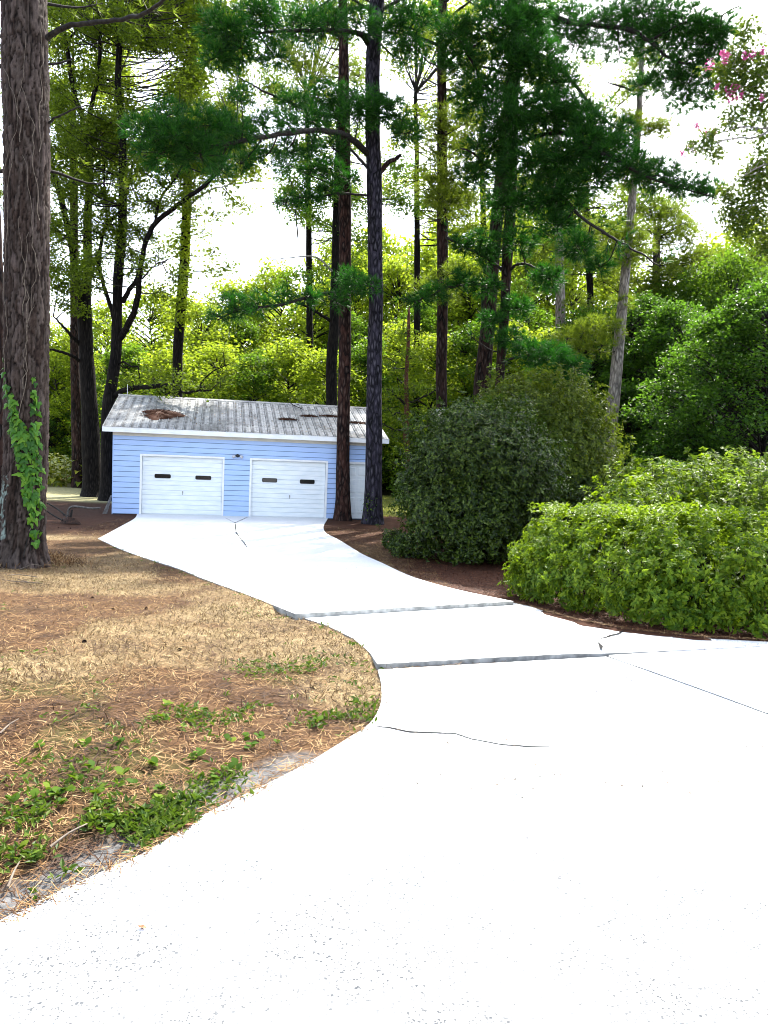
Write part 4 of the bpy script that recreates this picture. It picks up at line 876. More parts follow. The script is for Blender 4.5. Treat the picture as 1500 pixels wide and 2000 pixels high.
p9 = T('pine_tree', 'thick leaning pine trunk, the stouter of the crossing pair behind the bushes', 34.0, [(938, 800, 16), (944, 720, 15.5), (950, 660, 14.5), (959, 575, 12.5), (966, 475, 12), (984, 300, 13), (1003, 150, 13.5), (1019, 28, 13.5), (1030, -70, 12)], 25, MT['bark_pine'], seed=9, sides=16)
p9.limb([(1020, 40, 34), (1045, 25, 33), (1075, 32, 32), (1120, 45, 31), (1170, 50, 30), (1230, 58, 29), (1268, 80, 28.4), (1320, 120, 28), (1380, 125, 27.5)], .13, .03, dict(bare=.3, per_m=4, tl=.8))
p9.limb([(1268, 80, 28.4), (1300, 62, 28), (1350, 40, 27.6), (1400, 33, 27.2), (1440, 14, 27), (1470, 0, 26.8)], .05, .012, dict(bare=.2, per_m=2.5, tl=.6))
p9.limb([(1010, 95, 34), (1060, 110, 33), (1110, 150, 32), (1160, 215, 31), (1190, 240, 30.6), (1230, 270, 30)], .10, .03, dict(bare=.25, per_m=4, tl=.8))
for q in [(1180, 40, 30.5, 60), (1240, 40, 29.5, 58), (1300, 75, 28.5, 56), (1360, 80, 28, 52), (1330, 35, 28, 50), (1110, 40, 32, 50), (1400, 95, 27.6, 40), (1275, 20, 29, 50), (1120, 90, 32, 46), (1050, 60, 33, 46), (1340, 130, 28, 36), (1380, 60, 27.6, 36), (1210, 100, 30, 34), (1410, 60, 27.4, 34), (1300, 155, 28.4, 36), (1350, 160, 28, 38), (1390, 150, 27.6, 34), (1260, 165, 29, 30), (1330, 195, 28.4, 34), (1380, 190, 28, 30)]: p9.puff(*q, dens=200)
p9.crown(17, 24.5, 10, 4.5); p9.needles(MT['needle_shade'], 17, .36, .022); p9.done()

p10 = T('pine_tree', 'dense dark pine whose low limbs sweep out over the bushes', 29.5, [(974, 775, 8.5), (978, 700, 8.8), (982, 650, 9), (988, 550, 9), (993, 475, 11), (1000, 375, 10), (1003, 250, 9), (1004, 120, 8), (1006, 0, 7)], 21, MT['bark_pine'], seed=10, sides=16)
p10.limb([(1003, 285, 29.5), (1060, 262, 28.5), (1110, 262, 27.8), (1140, 280, 27.2), (1200, 312, 26.4), (1270, 347, 25.6), (1330, 367, 25), (1400, 388, 24.4)], .085, .018, dict(bare=.3, per_m=4.5, tl=.75))
p10.limb([(997, 392, 29.5), (1040, 370, 28.6), (1085, 372, 28), (1130, 420, 27.2), (1170, 448, 26.6), (1215, 475, 26), (1260, 500, 25.4), (1290, 522, 25)], .075, .015, dict(bare=.35, per_m=4, tl=.7))
p10.limb([(992, 530, 29.5), (1008, 518, 29.2), (1030, 516, 28.8), (1060, 530, 28.4), (1085, 540, 28)], .06, .02, dict(bare=.35, per_m=4, tl=.6))
p10.limb([(988, 550, 29.5), (930, 555, 29), (880, 560, 28.4), (840, 578, 28), (810, 590, 27.6)], .055, .015, dict(bare=.3, per_m=3.5, tl=.6))
p10.limb([(986, 530, 29.5), (950, 505, 29), (905, 482, 28.6), (870, 464, 28.2)], .06, .02, dict(bare=.3, per_m=3.5, tl=.6))
p10.limb([(1000, 345, 29.5), (960, 330, 28.8), (925, 300, 28.2), (900, 290, 27.8)], .06, .02, dict(bare=.2, per_m=5, tl=.7))
p10.limb([(978, 712, 29.5), (1000, 700, 28.6), (1040, 695, 27.6), (1080, 705, 26.8), (1110, 730, 26.2)], .05, .015, dict(bare=.2, per_m=6, tl=.5))
p10.limb([(980, 690, 29.5), (955, 682, 29), (930, 665, 28.6), (910, 650, 28.4)], .03, .01, dict(bare=.4, per_m=3, tl=.4))
p10.limb([(1003, 200, 29.5), (960, 180, 28.8), (920, 120, 28.2), (895, 70, 27.8)], .06, .02, dict(bare=.2, per_m=5, tl=.7))
for q in [(1000, 130, 28.5, 56), (960, 60, 28.5, 60), (1040, 110, 28.5, 54), (930, 190, 28.5, 52), (1000, 230, 28, 66), (1070, 220, 28, 56), (960, 290, 28.4, 50), (1030, 320, 28, 62), (1095, 320, 27.6, 52), (990, 400, 28.6, 46), (1060, 395, 28, 48), (930, 340, 28.6, 36), (1140, 290, 27.4, 50), (1190, 300, 26.8, 50), (1240, 330, 26.2, 46), (1290, 345, 25.8, 42), (1340, 358, 25.2, 36), (1385, 375, 24.8, 28), (1120, 225, 28, 46), (1080, 160, 28.6, 44), (1090, 440, 27.8, 40), (1130, 480, 27.4, 36), (1010, 470, 28.4, 36), (1070, 545, 28.2, 34), (940, 470, 28.8, 30), (1105, 380, 27.6, 46), (1160, 350, 27, 40), (1020, 60, 29, 46), (900, 110, 28.4, 42), (880, 60, 28.4, 36), (1010, 600, 29, 28), (1040, 690, 27.6, 36), (1080, 700, 26.8, 38), (1115, 712, 26.4, 30), (1000, 660, 28.8, 32), (1085, 735, 26.6, 26), (950, 560, 28.8, 28), (900, 548, 28.6, 28), (850, 572, 28, 26), (820, 585, 27.8, 22), (960, 625, 28.9, 26), (1150, 250, 27.4, 40), (1200, 260, 27, 36), (950, 500, 28.8, 26), (900, 480, 28.6, 22), (1170, 520, 27, 26), (1030, 20, 29, 44), (970, 0, 29, 44)]: p10.puff(*q, dens=250)
p10.needles(MT['needle_shade'], 18, .36, .022); p10.done()

p11 = T('pine_tree', 'pale sunlit pine trunk half hidden by the dark pine limbs', 41, [(1096, 690, 9), (1095, 600, 9), (1092, 500, 8.5), (1088, 380, 8), (1086, 200, 7)], 22, MT['bark_ash'], seed=12)
for q in [(1060, 480, 40, 40), (1130, 440, 40, 40), (1100, 520, 39, 36), (1050, 400, 41, 40), (1140, 380, 41, 40), (1090, 340, 41, 40), (1030, 560, 40, 34), (1130, 590, 40, 30)]: p11.puff(*q, dens=100)
p11.crown(13, 21.5, 10, 3.5); p11.needles(MT['needle_lit'], 15, .3, .022); p11.done()

p12 = T('pine_tree', 'pale grey pine leaning over the shrubs before the dark woods', 33.0, [(1184, 960, 13.5), (1190, 900, 13), (1197, 800, 12), (1204, 720, 11.2), (1211, 640, 10.2), (1219, 550, 9), (1227, 470, 8), (1236, 385, 7.2), (1249, 203, 5.4), (1255, 80, 4.4)], 19.5, MT['bark_ash'], seed=13, sides=18)
p12.limb([(1206, 687, 33), (1180, 688, 32.6), (1140, 684, 32.2), (1110, 678, 32)], .03, .01, dict(bare=.2, per_m=4, tl=.5))
p12.limb([(1248, 225, 33), (1262, 195, 32.6), (1290, 165, 32.2), (1330, 160, 31.8)], .035, .01, dict(bare=.5, per_m=3, tl=.5), mat_=MT['bark_pale'])
p12.limb([(1238, 372, 33), (1265, 380, 32.6), (1300, 372, 32.2), (1318, 366, 32)], .025, .008, mat_=MT['bark_pale'])
p12.limb([(1243, 270, 33), (1290, 245, 32.5), (1340, 215, 32), (1390, 200, 31.6)], .03, .008, mat_=MT['bark_pale'])
p12.limb([(1228, 470, 33), (1195, 462, 32.6), (1165, 452, 32.2)], .03, .01, dict(bare=.2, per_m=4, tl=.5))
for q in [(1240, 245, 32.6, 34), (1270, 255, 32.4, 32), (1300, 250, 32, 26), (1220, 230, 32.8, 26), (1235, 335, 32.8, 28), (1260, 330, 32.6, 24), (1215, 360, 33, 24), (1175, 450, 32.4, 32), (1205, 470, 32.6, 34), (1235, 450, 32.8, 34), (1190, 500, 32.4, 30), (1225, 505, 32.8, 30), (1250, 480, 33, 30), (1140, 650, 32, 30), (1165, 640, 32, 32), (1110, 660, 32, 30), (1195, 640, 32.4, 28), (1130, 680, 32, 24), (1175, 675, 32.2, 26), (1215, 590, 33, 24), (1255, 120, 33, 30), (1235, 170, 33, 24), (1270, 80, 33, 30)]: p12.puff(*q, dens=150)
p12.crown(16, 19.3, 5, 2.2); p12.needles(MT['needle_lit'], 17, .33, .021); p12.done()

p3 = T('pine_tree', 'rough-barked pine beside the tobacco field behind the oak', 42, [(151, 952, 10.5), (150, 900, 10), (148, 800, 9), (146, 700, 8.5), (145, 500, 8), (143, 300, 7)], 23, MT['bark_pine'], seed=14, flare=.15)
p3.crown(10, 22, 12, 3.2, 5); p3.needles(MT['needle_lit'], 15, .34, .026); p3.done()
p2 = T('pine_tree', 'dark trunk half hidden behind the massive ivy-clad pine', 22, [(-8, 1000, 19), (-6, 900, 18), (-6, 750, 17), (-10, 600, 17), (-20, 300, 16)], 22, MT['bark_pine'], seed=15)
for q in [(-40, 200, 22, 70), (-20, 60, 22, 60), (10, 380, 24, 40), (-30, 350, 23, 70), (20, 120, 24, 40)]: p2.puff(*q, dens=60)
p2.crown(9, 21, 14, 4); p2.needles(MT['needle_lit'], 15, .24, .014); p2.done()

# --- the oaks behind the garage
h1 = T('oak_tree', 'stout dark oak forking into upright stems beside the garage roof', 36.0, [(184, 968, 19), (181, 930, 17.5), (178, 860, 17), (173, 760, 14.5), (169, 690, 13.5), (166, 630, 13.5), (164, 575, 13), (170, 540, 8.5), (172, 470, 8), (172, 420, 7.5), (175, 332, 6.5), (172, 250, 6)], 13.5, MT['bark_oak'], seed=21, sides=16, flare=.5)
B_ = MT['bark_oak']
h1.limb([(160, 600, 36), (153, 555, 36), (140, 485, 35.8), (121, 395, 35.5), (104, 330, 35.2), (92, 290, 35), (85, 230, 35)], .19, .07, mat_=B_)
h1.limb([(172, 250, 36), (154, 210, 36), (140, 157, 35.8), (130, 87, 35.6), (120, 30, 35.5), (113, -40, 35.4)], .13, .06, mat_=B_)
h1.limb([(173, 250, 36), (178, 210, 36), (191, 150, 36.2), (196, 77, 36.4), (194, 20, 36.5), (205, -40, 36.6)], .11, .05, mat_=B_)
h1.limb([(160, 710, 36), (148, 699, 35.6), (133, 692, 35.2), (115, 686, 34.8), (98, 683, 34.5), (80, 690, 34.2)], .09, .03, mat_=B_)
h1.limb([(158, 675, 36), (145, 662, 35.6), (131, 647, 35.2), (118, 632, 35), (104, 618, 34.8)], .10, .03, mat_=B_)
h1.limb([(140, 485, 35.8), (118, 470, 35.4), (104, 440, 35), (96, 400, 34.8)], .05, .02, mat_=B_)
h1.limb([(130, 87, 35.6), (150, 60, 35.4), (190, 45, 35), (240, 38, 34.6)], .05, .02, mat_=B_)
h2 = T('oak_tree', 'slender dark oak with a long curved limb reaching over the garage', 34.0, [(212, 965, 15), (211, 880, 14), (212, 800, 12), (219, 740, 11), (226, 690, 10.5), (228, 650, 10), (229, 607, 9), (232, 540, 9.5), (238, 455, 8.5), (240, 385, 8), (240, 315, 7.5), (237, 215, 6.5), (230, 175, 6), (233, 70, 5)], 15.5, MT['bark_oak'], seed=22, sides=16, flare=.4)
h2.limb([(231, 665, 34), (245, 644, 33.8), (259, 617, 33.5), (267, 588, 33.2), (273, 545, 33), (279, 495, 32.7), (297, 444, 32.3), (336, 409, 31.8), (367, 385, 31.4), (402, 360, 31), (430, 329, 30.6), (451, 290, 30.2), (462, 255, 30)], .15, .04, mat_=B_)
h2.limb([(240, 590, 34), (252, 567, 33.7), (266, 548, 33.3), (276, 520, 33)], .11, .08, mat_=B_)
h2.limb([(302, 436, 32.2), (309, 400, 32.2), (325, 370, 32), (350, 338, 31.8), (362, 300, 31.6)], .07, .025, mat_=B_)
h2.limb([(228, 635, 34), (217, 602, 34.2), (204, 560, 34.4), (194, 520, 34.6), (198, 470, 34.7), (210, 437, 34.8), (224, 425, 34.8), (238, 405, 34.6), (248, 375, 34.4), (259, 315, 34)], .10, .05, mat_=B_)
h2.limb([(210, 440, 34.8), (206, 390, 34.8), (203, 340, 34.8), (208, 300, 34.8)], .06, .02, mat_=B_)
h2.limb([(278, 545, 33), (300, 520, 32.6), (325, 508, 32.2), (342, 500, 32)], .035, .012, mat_=B_)
h2.limb([(222, 775, 34), (240, 763, 33.6), (262, 758, 33), (290, 755, 32.4), (318, 752, 31.8), (345, 755, 31.4), (358, 767, 31.2), (380, 764, 31), (413, 762, 30.8)], .13, .03, mat_=B_)
h2.limb([(226, 715, 34), (240, 707, 33.8), (256, 715, 33.6), (270, 717, 33.4), (272, 735, 33.3), (276, 755, 33.2)], .05, .015, mat_=B_)
h2.limb([(390, 762, 30.9), (395, 745, 30.8), (412, 728, 30.8), (436, 716, 30.8), (448, 711, 30.8)], .04, .012, mat_=B_)
h2.limb([(440, 716, 30.8), (437, 690, 30.8), (440, 665, 30.8)], .02, .008, mat_=B_)
r = np.random.default_rng(100)
GAPS = [(150, 190, 26), (310, 140, 34), (430, 160, 40), (480, 430, 70), (400, 560, 34), (420, 480, 40), (110, 260, 20), (300, 200, 22), (540, 470, 80), (560, 160, 30), (255, 120, 22)]
def in_gap(x, y, f=1.0): return any((x - a) ** 2 + (y - b_) ** 2 < (c * f) ** 2 for a, b_, c in GAPS)
n1 = n2 = 0
for k in range(1100):
    x, y = r.uniform(85, 470), r.uniform(-160, 560)
    if in_gap(x, y) or (x > 330 and y > 330 and r.random() < .8) or (x > 300 and y > 420): continue
    if (y > 300 and x > 120) or r.random() < .5:
        if n2 < 120: h2.puff(x, y, r.uniform(30.5, 36), r.uniform(18, 40), leaf=True, dens=34); n2 += 1
    elif n1 < 105: h1.puff(x, y, r.uniform(33.5, 38), r.uniform(18, 42), leaf=True, dens=34); n1 += 1
for q in [(185, 520, 35, 30), (150, 520, 35, 34), (120, 550, 35, 40), (175, 450, 35.5, 30), (140, 600, 35, 34), (200, 330, 35.5, 40), (160, 290, 35.5, 36), (190, 260, 35.5, 30), (105, 330, 35, 30), (180, 350, 35.5, 34)]: h1.puff(*q, leaf=True, dens=32)
for q in [(240, 500, 33, 26), (225, 300, 34.5, 36), (255, 340, 34, 40), (270, 450, 33, 30), (305, 500, 32.5, 30), (265, 400, 33.4, 32), (300, 330, 32.5, 34), (340, 380, 31.8, 26), (255, 225, 34.5, 40), (210, 400, 34.6, 30), (300, 740, 32, 26), (350, 745, 31, 28), (400, 755, 31, 28), (330, 765, 31, 20), (260, 745, 33, 22), (430, 745, 30.8, 24), (310, 570, 33, 34), (350, 540, 33, 26)]: h2.puff(*q, leaf=True, dens=30)
h1.foliage(MT['leaf_oak'], .15, 24, .22); h2.foliage(MT['leaf_oak'], .14, 24, .22); h1.done(); h2.done()
p4 = T('hardwood_tree', 'straight trunk clothed in sunlit creeper, its foot lost behind the roof', 40, [(346, 780, 9.5), (347, 700, 9.5), (351, 640, 9.5), (357, 560, 9.5), (361, 490, 9), (365, 385, 8.5), (368, 332, 8), (374, 192, 7), (376, 122, 6.5), (380, 17, 6)], 21, MT['bark_oak'], seed=23)
p4.limb([(372, 400, 40), (392, 382, 39.6), (420, 368, 39.2), (450, 360, 38.8)], .06, .02, mat_=MT['bark_pale'])
p4.limb([(376, 196, 40), (400, 192, 39.6), (430, 182, 39.2), (466, 160, 38.8)], .05, .015, mat_=MT['bark_pale'])
for y in range(20, 640, 30): p4.puff(np.interp(y, [0, 640], [380, 351]) + r.normal(0, 6), y, 39.4, r.uniform(11, 18), leaf=True, n=10, link_=False)
k = 0
while k < 165:
    x, y = r.uniform(95, 500), r.uniform(-150, 340)
    if in_gap(x, y, .9): continue
    p4.puff(x, y, r.uniform(39, 46), r.uniform(20, 42), leaf=True, dens=17); k += 1
for q in [(420, 490, 39, 26), (395, 450, 39, 24), (440, 520, 39, 20), (410, 525, 39, 18), (470, 400, 40, 30), (420, 330, 40, 34), (470, 330, 40, 40), (330, 480, 41, 30), (335, 600, 41, 34), (430, 300, 39, 34), (480, 300, 39, 32), (510, 350, 39, 30), (440, 380, 39, 26), (400, 350, 39, 30), (390, 420, 39.5, 24), (520, 290, 39, 30), (420, 420, 39, 18)]: p4.puff(*q, leaf=True, dens=15)
p4.foliage(MT['leaf_yellow'], .19, 20, .26); p4.done()
def airy(label, path, D, H, x0, x1, y0, y1, n, gaps, lm, seed, dens=16, size=.18):
    t = T('hardwood_tree', label, D, path, H, MT['bark_oak'], seed=seed, sides=10); q = np.random.default_rng(seed); k = 0
    while k < n:
        x, y = q.uniform(x0, x1), q.uniform(y0, y1)
        if any((x - a) ** 2 + (y - b_) ** 2 < c * c for a, b_, c in gaps): continue
        t.puff(x, y, D + q.uniform(-3, 3), q.uniform(16, 36), leaf=True, dens=dens); k += 1
    t.foliage(lm, size, 20, .24); t.done()
airy('tall airy hardwood sprinkling light leaves between black pine and sky gap', [(606, 800, 7), (604, 500, 6), (600, 200, 4)], 47, 22, 520, 715, -60, 500, 105, [(520, 450, 70), (560, 240, 40), (590, 470, 40), (540, 330, 34)], MT['leaf_mid2'], 601)
airy('tall airy hardwood seen between bluish pine and nest-box pine', [(812, 800, 7), (815, 500, 6), (812, 200, 4)], 46, 22, 745, 940, -60, 480, 105, [(792, 440, 48), (770, 180, 40), (835, 190, 26), (775, 395, 26)], MT['leaf_yellow'], 602)
airy('tall airy hardwood behind the dark pine limbs and leaning pale pine', [(1160, 800, 7), (1150, 500, 6), (1140, 250, 4)], 46, 20, 1020, 1300, 120, 520, 110, [(1350, 330, 90), (1300, 230, 60), (1290, 420, 30), (1180, 160, 40)], MT['leaf_mid2'], 603)
airy('tall airy hardwood with bright tips behind the crossing pines', [(950, 800, 7), (945, 500, 6), (940, 250, 4)], 49, 22, 900, 1080, 0, 500, 52, [(905, 420, 24)], MT['leaf_yellow'], 604)
# small reddish-stemmed tree between the garage and the bush
s1 = T('small_tree', 'small crooked tree with a reddish stem between garage and round bush', 38, [(796, 930, 4.5), (795, 880, 4.8), (793, 845, 6), (795, 800, 5), (794, 740, 4), (797, 680, 3.5), (798, 620, 3)], 8.8, MT['bark_red'], seed=24, flare=.1)
s1.limb([(792, 790, 38), (780, 779, 37.8), (770, 770, 37.6), (766, 760, 37.6)], .07, .03); s1.limb([(798, 788, 38), (820, 778, 37.8), (842, 768, 37.6), (850, 760, 37.6)], .06, .02)
s1.limb([(795, 838, 38), (775, 840, 37.6), (757, 833, 37.2), (745, 828, 37)], .05, .02); s1.limb([(794, 815, 38), (778, 806, 37.6), (765, 812, 37.4)], .05, .02)
for q in [(770, 770, 37.5, 22), (760, 800, 37.3, 22), (785, 820, 37.4, 22), (815, 800, 37.6, 20), (800, 760, 37.8, 26), (830, 760, 37.6, 22), (770, 720, 37.8, 26), (805, 700, 37.8, 26), (765, 840, 37.3, 18), (780, 880, 37.2, 20), (770, 855, 37.2, 16), (820, 840, 37, 20), (790, 650, 38, 28), (755, 760, 37, 18), (770, 905, 37.2, 14)]: s1.puff(*q, leaf=True, dens=30)
s1.foliage(MT['leaf_mid2'] if 'leaf_mid2' in MT else MT['leaf_mid'], .13, 20, .2); s1.done()

# --- crowns of the wood behind: a few kinds, copied
def proto(name, label, cat, H, cr, nclump, per, size, lm, bark, seed, low=.15, egg=.62, trunk_r=.16, sig=.34, rk=(.13, .28)):
    r = np.random.default_rng(seed); root = thing(name, (0, 0, -60), label, cat)
    mb = MB(); P = curve([(0, 0, -.2), (r.normal(0, .15), r.normal(0, .15), H * .35), (r.normal(0, .3), r.normal(0, .3), H * .85)], 5); mb.tube(P, np.linspace(trunk_r, .03, len(P)), 8); mb.build('trunk', bark, root, True)
    W = MB(); C = []
    for k in range(nclump):
        f = low + (1 - low) * (k + r.random()) / nclump; prof = math.sin(math.pi * min(1, max(.06, (f - low * .55) / (1.03 - low * .55))) ** egg) ** .75
        a_ = r.random() * 6.283; rad = cr * prof * math.sqrt(r.random() * .85 + .15); c = np.array([rad * math.cos(a_), rad * math.sin(a_), H * f]); rr = cr * r.uniform(*rk)
        st = np.array([np.interp(max(.2, H * f - rad * .5), P[:, 2], P[:, 0]), np.interp(H * f - rad * .5, P[:, 2], P[:, 1]), min(H * .83, max(.4, H * f - rad * .5))])
        W.tube(curve([st, (st + c) / 2 + [0, 0, .1 * rad], c], 3), np.linspace(.05, .012, 7), 4, cap=False)
        u = unit(per, r) * (r.random(per) ** .4)[:, None] * np.array([rr, rr, rr * .6]); C.append(c + u + r.normal(0, .1, (per, 3)))
    W.build('branchwork', MT['wood_dark'], root, True)['kind'] = 'stuff'
    mb = MB(); leaves(mb, np.concatenate(C), size, r, .6); mb.build('crown', lm, root)
    return root
def place(protos, rows, labels, group):
    """rows: (px of the axis, py of the top, depth, width factor)"""
    for k, (px, py, Y, wf) in enumerate(rows):
        pr = protos[k % len(protos)]; H = pr['H']; top = at(px, py, Y); base = np.array([top[0], Y, float(zg(Y)) - .05]); s_ = (top[2] - base[2]) / H
        dup(pr, base, random.Random(k * 7 + int(px)).random() * 6.28, (s_ * wf, s_ * wf, s_), labels + ' ' + mark(px) if isinstance(labels, str) else labels[k], group)
MARKS = [(40, 'hidden behind the massive ivy-clad pine'), (90, 'just past the edge of the ivy-clad pine'), (140, 'between the ivy-clad pine and the stout oak'), (190, 'right behind the stout forked oak'), (230, 'in the gap between the two oaks'), (275, 'just beyond the slender oak'), (315, 'under the long curved oak limb'), (365, 'behind the creeper-clothed trunk'), (410, 'beside the creeper-clothed trunk'), (460, 'under the wide open sky gap'), (492, 'at the lower edge of the open sky gap'), (520, 'over the middle of the garage roof'), (560, 'below the bare dead branch'), (600, 'just before the black trunk on the garage ridge'), (650, 'behind the black trunk on the garage ridge'), (710, 'between the reddish and bluish pines'), (775, 'just beyond the bluish-grey pine'), (810, 'behind the small crooked tree'), (838, 'beside the bare nest-box pine'), (880, 'behind the bare nest-box pine'), (915, 'between nest-box pine and thick leaning pine'), (960, 'before the thick leaning pine'), (990, 'behind the crossing pine pair'), (1030, 'just past the crossing pine pair'), (1070, 'before the pale half-hidden pine trunk'), (1110, 'behind the pale half-hidden pine trunk'), (1145, 'beyond the pale half-hidden pine trunk'), (1180, 'before the leaning pale pine'), (1250, 'right behind the leaning pale pine'), (1430, 'beyond the sunlit bushy pine'), (1600, 'behind the crape myrtle branches')]
def mark(px): return next(t for x, t in MARKS if px <= x)
def drop(pr):
    for c in list(pr.children): bpy.data.objects.remove(c)
    bpy.data.objects.remove(pr)
Y1 = proto('leafy_tree', 'x', 'tree', 12, 4.2, 90, 115, .24, MT['leaf_yellow'], MT['bark_oak'], 201); Y1['H'] = 12.0
Y2 = proto('leafy_tree', 'x', 'tree', 12, 4.8, 105, 110, .25, MT['leaf_yellow'], MT['bark_oak'], 202, .1, .7); Y2['H'] = 12.0
Y3 = proto('leafy_tree', 'x', 'tree', 12, 3.8, 80, 140, .22, MT['leaf_mid'], MT['bark_oak'], 203, .12); Y3['H'] = 12.0
place([Y1, Y2], [(110, 640, 64, 1), (205, 600, 62, .9), (300, 570, 50, 1.0), (395, 600, 54, 1.0), (455, 555, 60, .9), (545, 525, 62, .8), (625, 560, 58, 1.0), (700, 500, 64, .8), (770, 510, 60, .8), (835, 480, 64, .8), (905, 500, 60, .9), (975, 440, 66, .8), (1050, 470, 60, .8), (1130, 430, 62, .8), (1210, 500, 54, .8), (1400, 480, 52, .8), (1480, 440, 50, .9), (20, 560, 66, .9)],
      'tall yellow-green hardwood', 'sunlit hardwoods behind the garage')
place([Y2, Y1, Y3], [(60, 720, 62, 1.1), (120, 690, 60, 1.1), (250, 680, 45, 1.2), (330, 690, 44, 1.3), (420, 680, 46, 1.3), (500, 700, 45, 1.2), (570, 670, 47, 1.2), (640, 690, 44, 1.2), (720, 670, 46, 1.1), (790, 640, 48, 1.1), (850, 660, 45, 1.1), (920, 640, 46, 1.1), (1000, 640, 48, 1.1), (1080, 650, 46, 1.1), (1150, 640, 44, 1.0)],
      'low bushy hardwood', 'understory trees behind the garage')
place([Y3], [(470, 620, 56, .8), (515, 690, 50, .7), (165, 640, 66, .9), (820, 600, 54, .8), (1020, 560, 52, .8), (690, 620, 54, .8)], 'darker green tree', 'darker trees in the wood line')
place([Y1, Y2], [(655, 480, 72, .75), (740, 455, 70, .75), (865, 440, 72, .75), (995, 395, 72, .75), (1085, 385, 70, .75), (510, 560, 72, .8), (360, 585, 72, .8)], 'pale treetop of the far wood', 'far pale treetops')
# dense dark trees on the right
F1 = proto('woodland_tree', 'x', 'tree', 10, 4.1, 210, 120, .16, MT['leaf_forest'], MT['bark_oak'], 211, .02, .8, .15, rk=(.08, .22)); F1['H'] = 10.0
F2 = proto('woodland_tree', 'x', 'tree', 10, 4.6, 230, 120, .17, MT['leaf_forest'], MT['bark_oak'], 212, .03, .72, .15, rk=(.08, .22)); F2['H'] = 10.0
F3 = proto('woodland_tree', 'x', 'tree', 10, 3.8, 120, 190, .16, MT['leaf_mid'], MT['bark_oak'], 213, .05, .7, .15); F3['H'] = 10.0
place([F1, F2], [(1150, 610, 40, .9), (1250, 585, 39, .95), (1330, 600, 37, .9), (1420, 610, 31, .95), (1510, 560, 30, 1.0), (1100, 680, 43, .9), (1600, 560, 34, 1.0)],
      ['dark green tree behind the leaning pale pine', 'dark green leafy tree just past the leaning pale pine', 'dark green tree standing deep in the shaded wood', 'rounded dense green tree above the vine-grown shrubs', 'broad green tree filling the picture edge above the hedge', 'dark tree showing behind the peak of the olive shrub', 'dark tree just beyond the picture edge'], 'dense trees beyond the hedge')
place([F3], [(1440, 500, 42, .8), (1360, 540, 44, .8), (1290, 560, 46, .8)], ['light-topped tree rising behind the rounded dense tree', 'light-topped tree between the sunlit pine and rounded tree', 'light-topped tree under the sunlit pine crown'], 'dense trees beyond the hedge')
place([F1, F2], [(100, 795, 60, 1.6), (20, 790, 62, 1.6), (180, 800, 61, 1.6), (760, 850, 52, 1.3), (820, 840, 54, 1.3), (250, 790, 58, 1.6), (900, 830, 50, 1.3)], 'low dark thicket across the clearing,', 'thicket across the clearing')
place([F2, F1], [(1240, 915, 26, 1.5), (1320, 905, 24, 1.6), (1480, 900, 24, 1.6), (1160, 900, 31, 1.5)], ['dark undergrowth bush at the foot of the leaning pale pine', 'dark undergrowth bush between the vine-grown shrubs and wood', 'dark undergrowth bush at the picture edge behind the shrubs', 'dark undergrowth bush behind the olive shrub'], 'undergrowth at the wood edge')
for pr in (Y1, Y2, Y3, F1, F2, F3): drop(pr)
# sunlit pine crown on the right
p13 = T('pine_tree', 'sunlit bushy-crowned pine behind the leaning pale pine', 47, [(1285, 800, 8), (1283, 600, 7.5), (1282, 450, 6)], 14.8, MT['bark_grey'], seed=16)
rr_ = np.random.default_rng(55)
for k in range(85):
    f = rr_.random(); y = 398 + 215 * f; w = 25 + 92 * math.sin(min(1, f * 1.15 + .08) * 2.2); p13.puff(1285 + rr_.uniform(-1, 1) * w, y, 47 + rr_.uniform(-2.5, 2), rr_.uniform(20, 32), dens=85)
p13.needles(MT['needle_lit'], 15, .32, .026); p13.done()
# far wood: nobody could count it
r = np.random.default_rng(300); n = 30000; x = r.uniform(-75, 75, n); y = 80 + 14 * r.random(n) + 4 * np.sin(x * .1); top = 9 + 6 * fbm(np.stack([x * .12, x * 0], 1), 77); z = -1 + top * r.random(n) ** .8
mb = MB(); leaves(mb, np.stack([x, y, z], 1), .98, r, .6); tag(mb.build('far_woods', MT['leaf_mid']), 'distant mass of woodland closing the view behind the trees', 'woods', None, 'stuff')

# ------------------------------------------------------------------ shrubs and hedge
def whorls(mb, C, Dn, r, k=6, size=.055, aspect=.45, tilt=.75, mi=0):
    """k leaves fanned round each shoot tip C with shoot direction Dn"""
    C2 = np.repeat(C, k, 0); D2 = np.repeat(Dn, k, 0); m = len(C2); v = unit(m, r); v = nrm(v - (v * D2).sum(1)[:, None] * D2)
    d = nrm(v + D2 * (tilt * (r.random(m) * 1.3 - .1))[:, None])
    up = D2; w = nrm(np.cross(d, up)); nn = np.cross(w, d); s = (size * (.55 + .75 * r.random(m)))[:, None]; c = C2 + D2 * (r.random(m) * size * .5 - size * .25)[:, None]
    V = np.stack([c, c + d * s * .5 + w * s * aspect * .5 + nn * s * .06, c + d * s * 1.0 - nn * s * .12, c + d * s * .5 - w * s * aspect * .5 + nn * s * .06], 1).reshape(-1, 3)
    b_ = np.arange(m)[:, None] * 4; mb.add(V, np.concatenate([b_ + np.array([[0, 1, 2]]), b_ + np.array([[0, 2, 3]])]), mi)
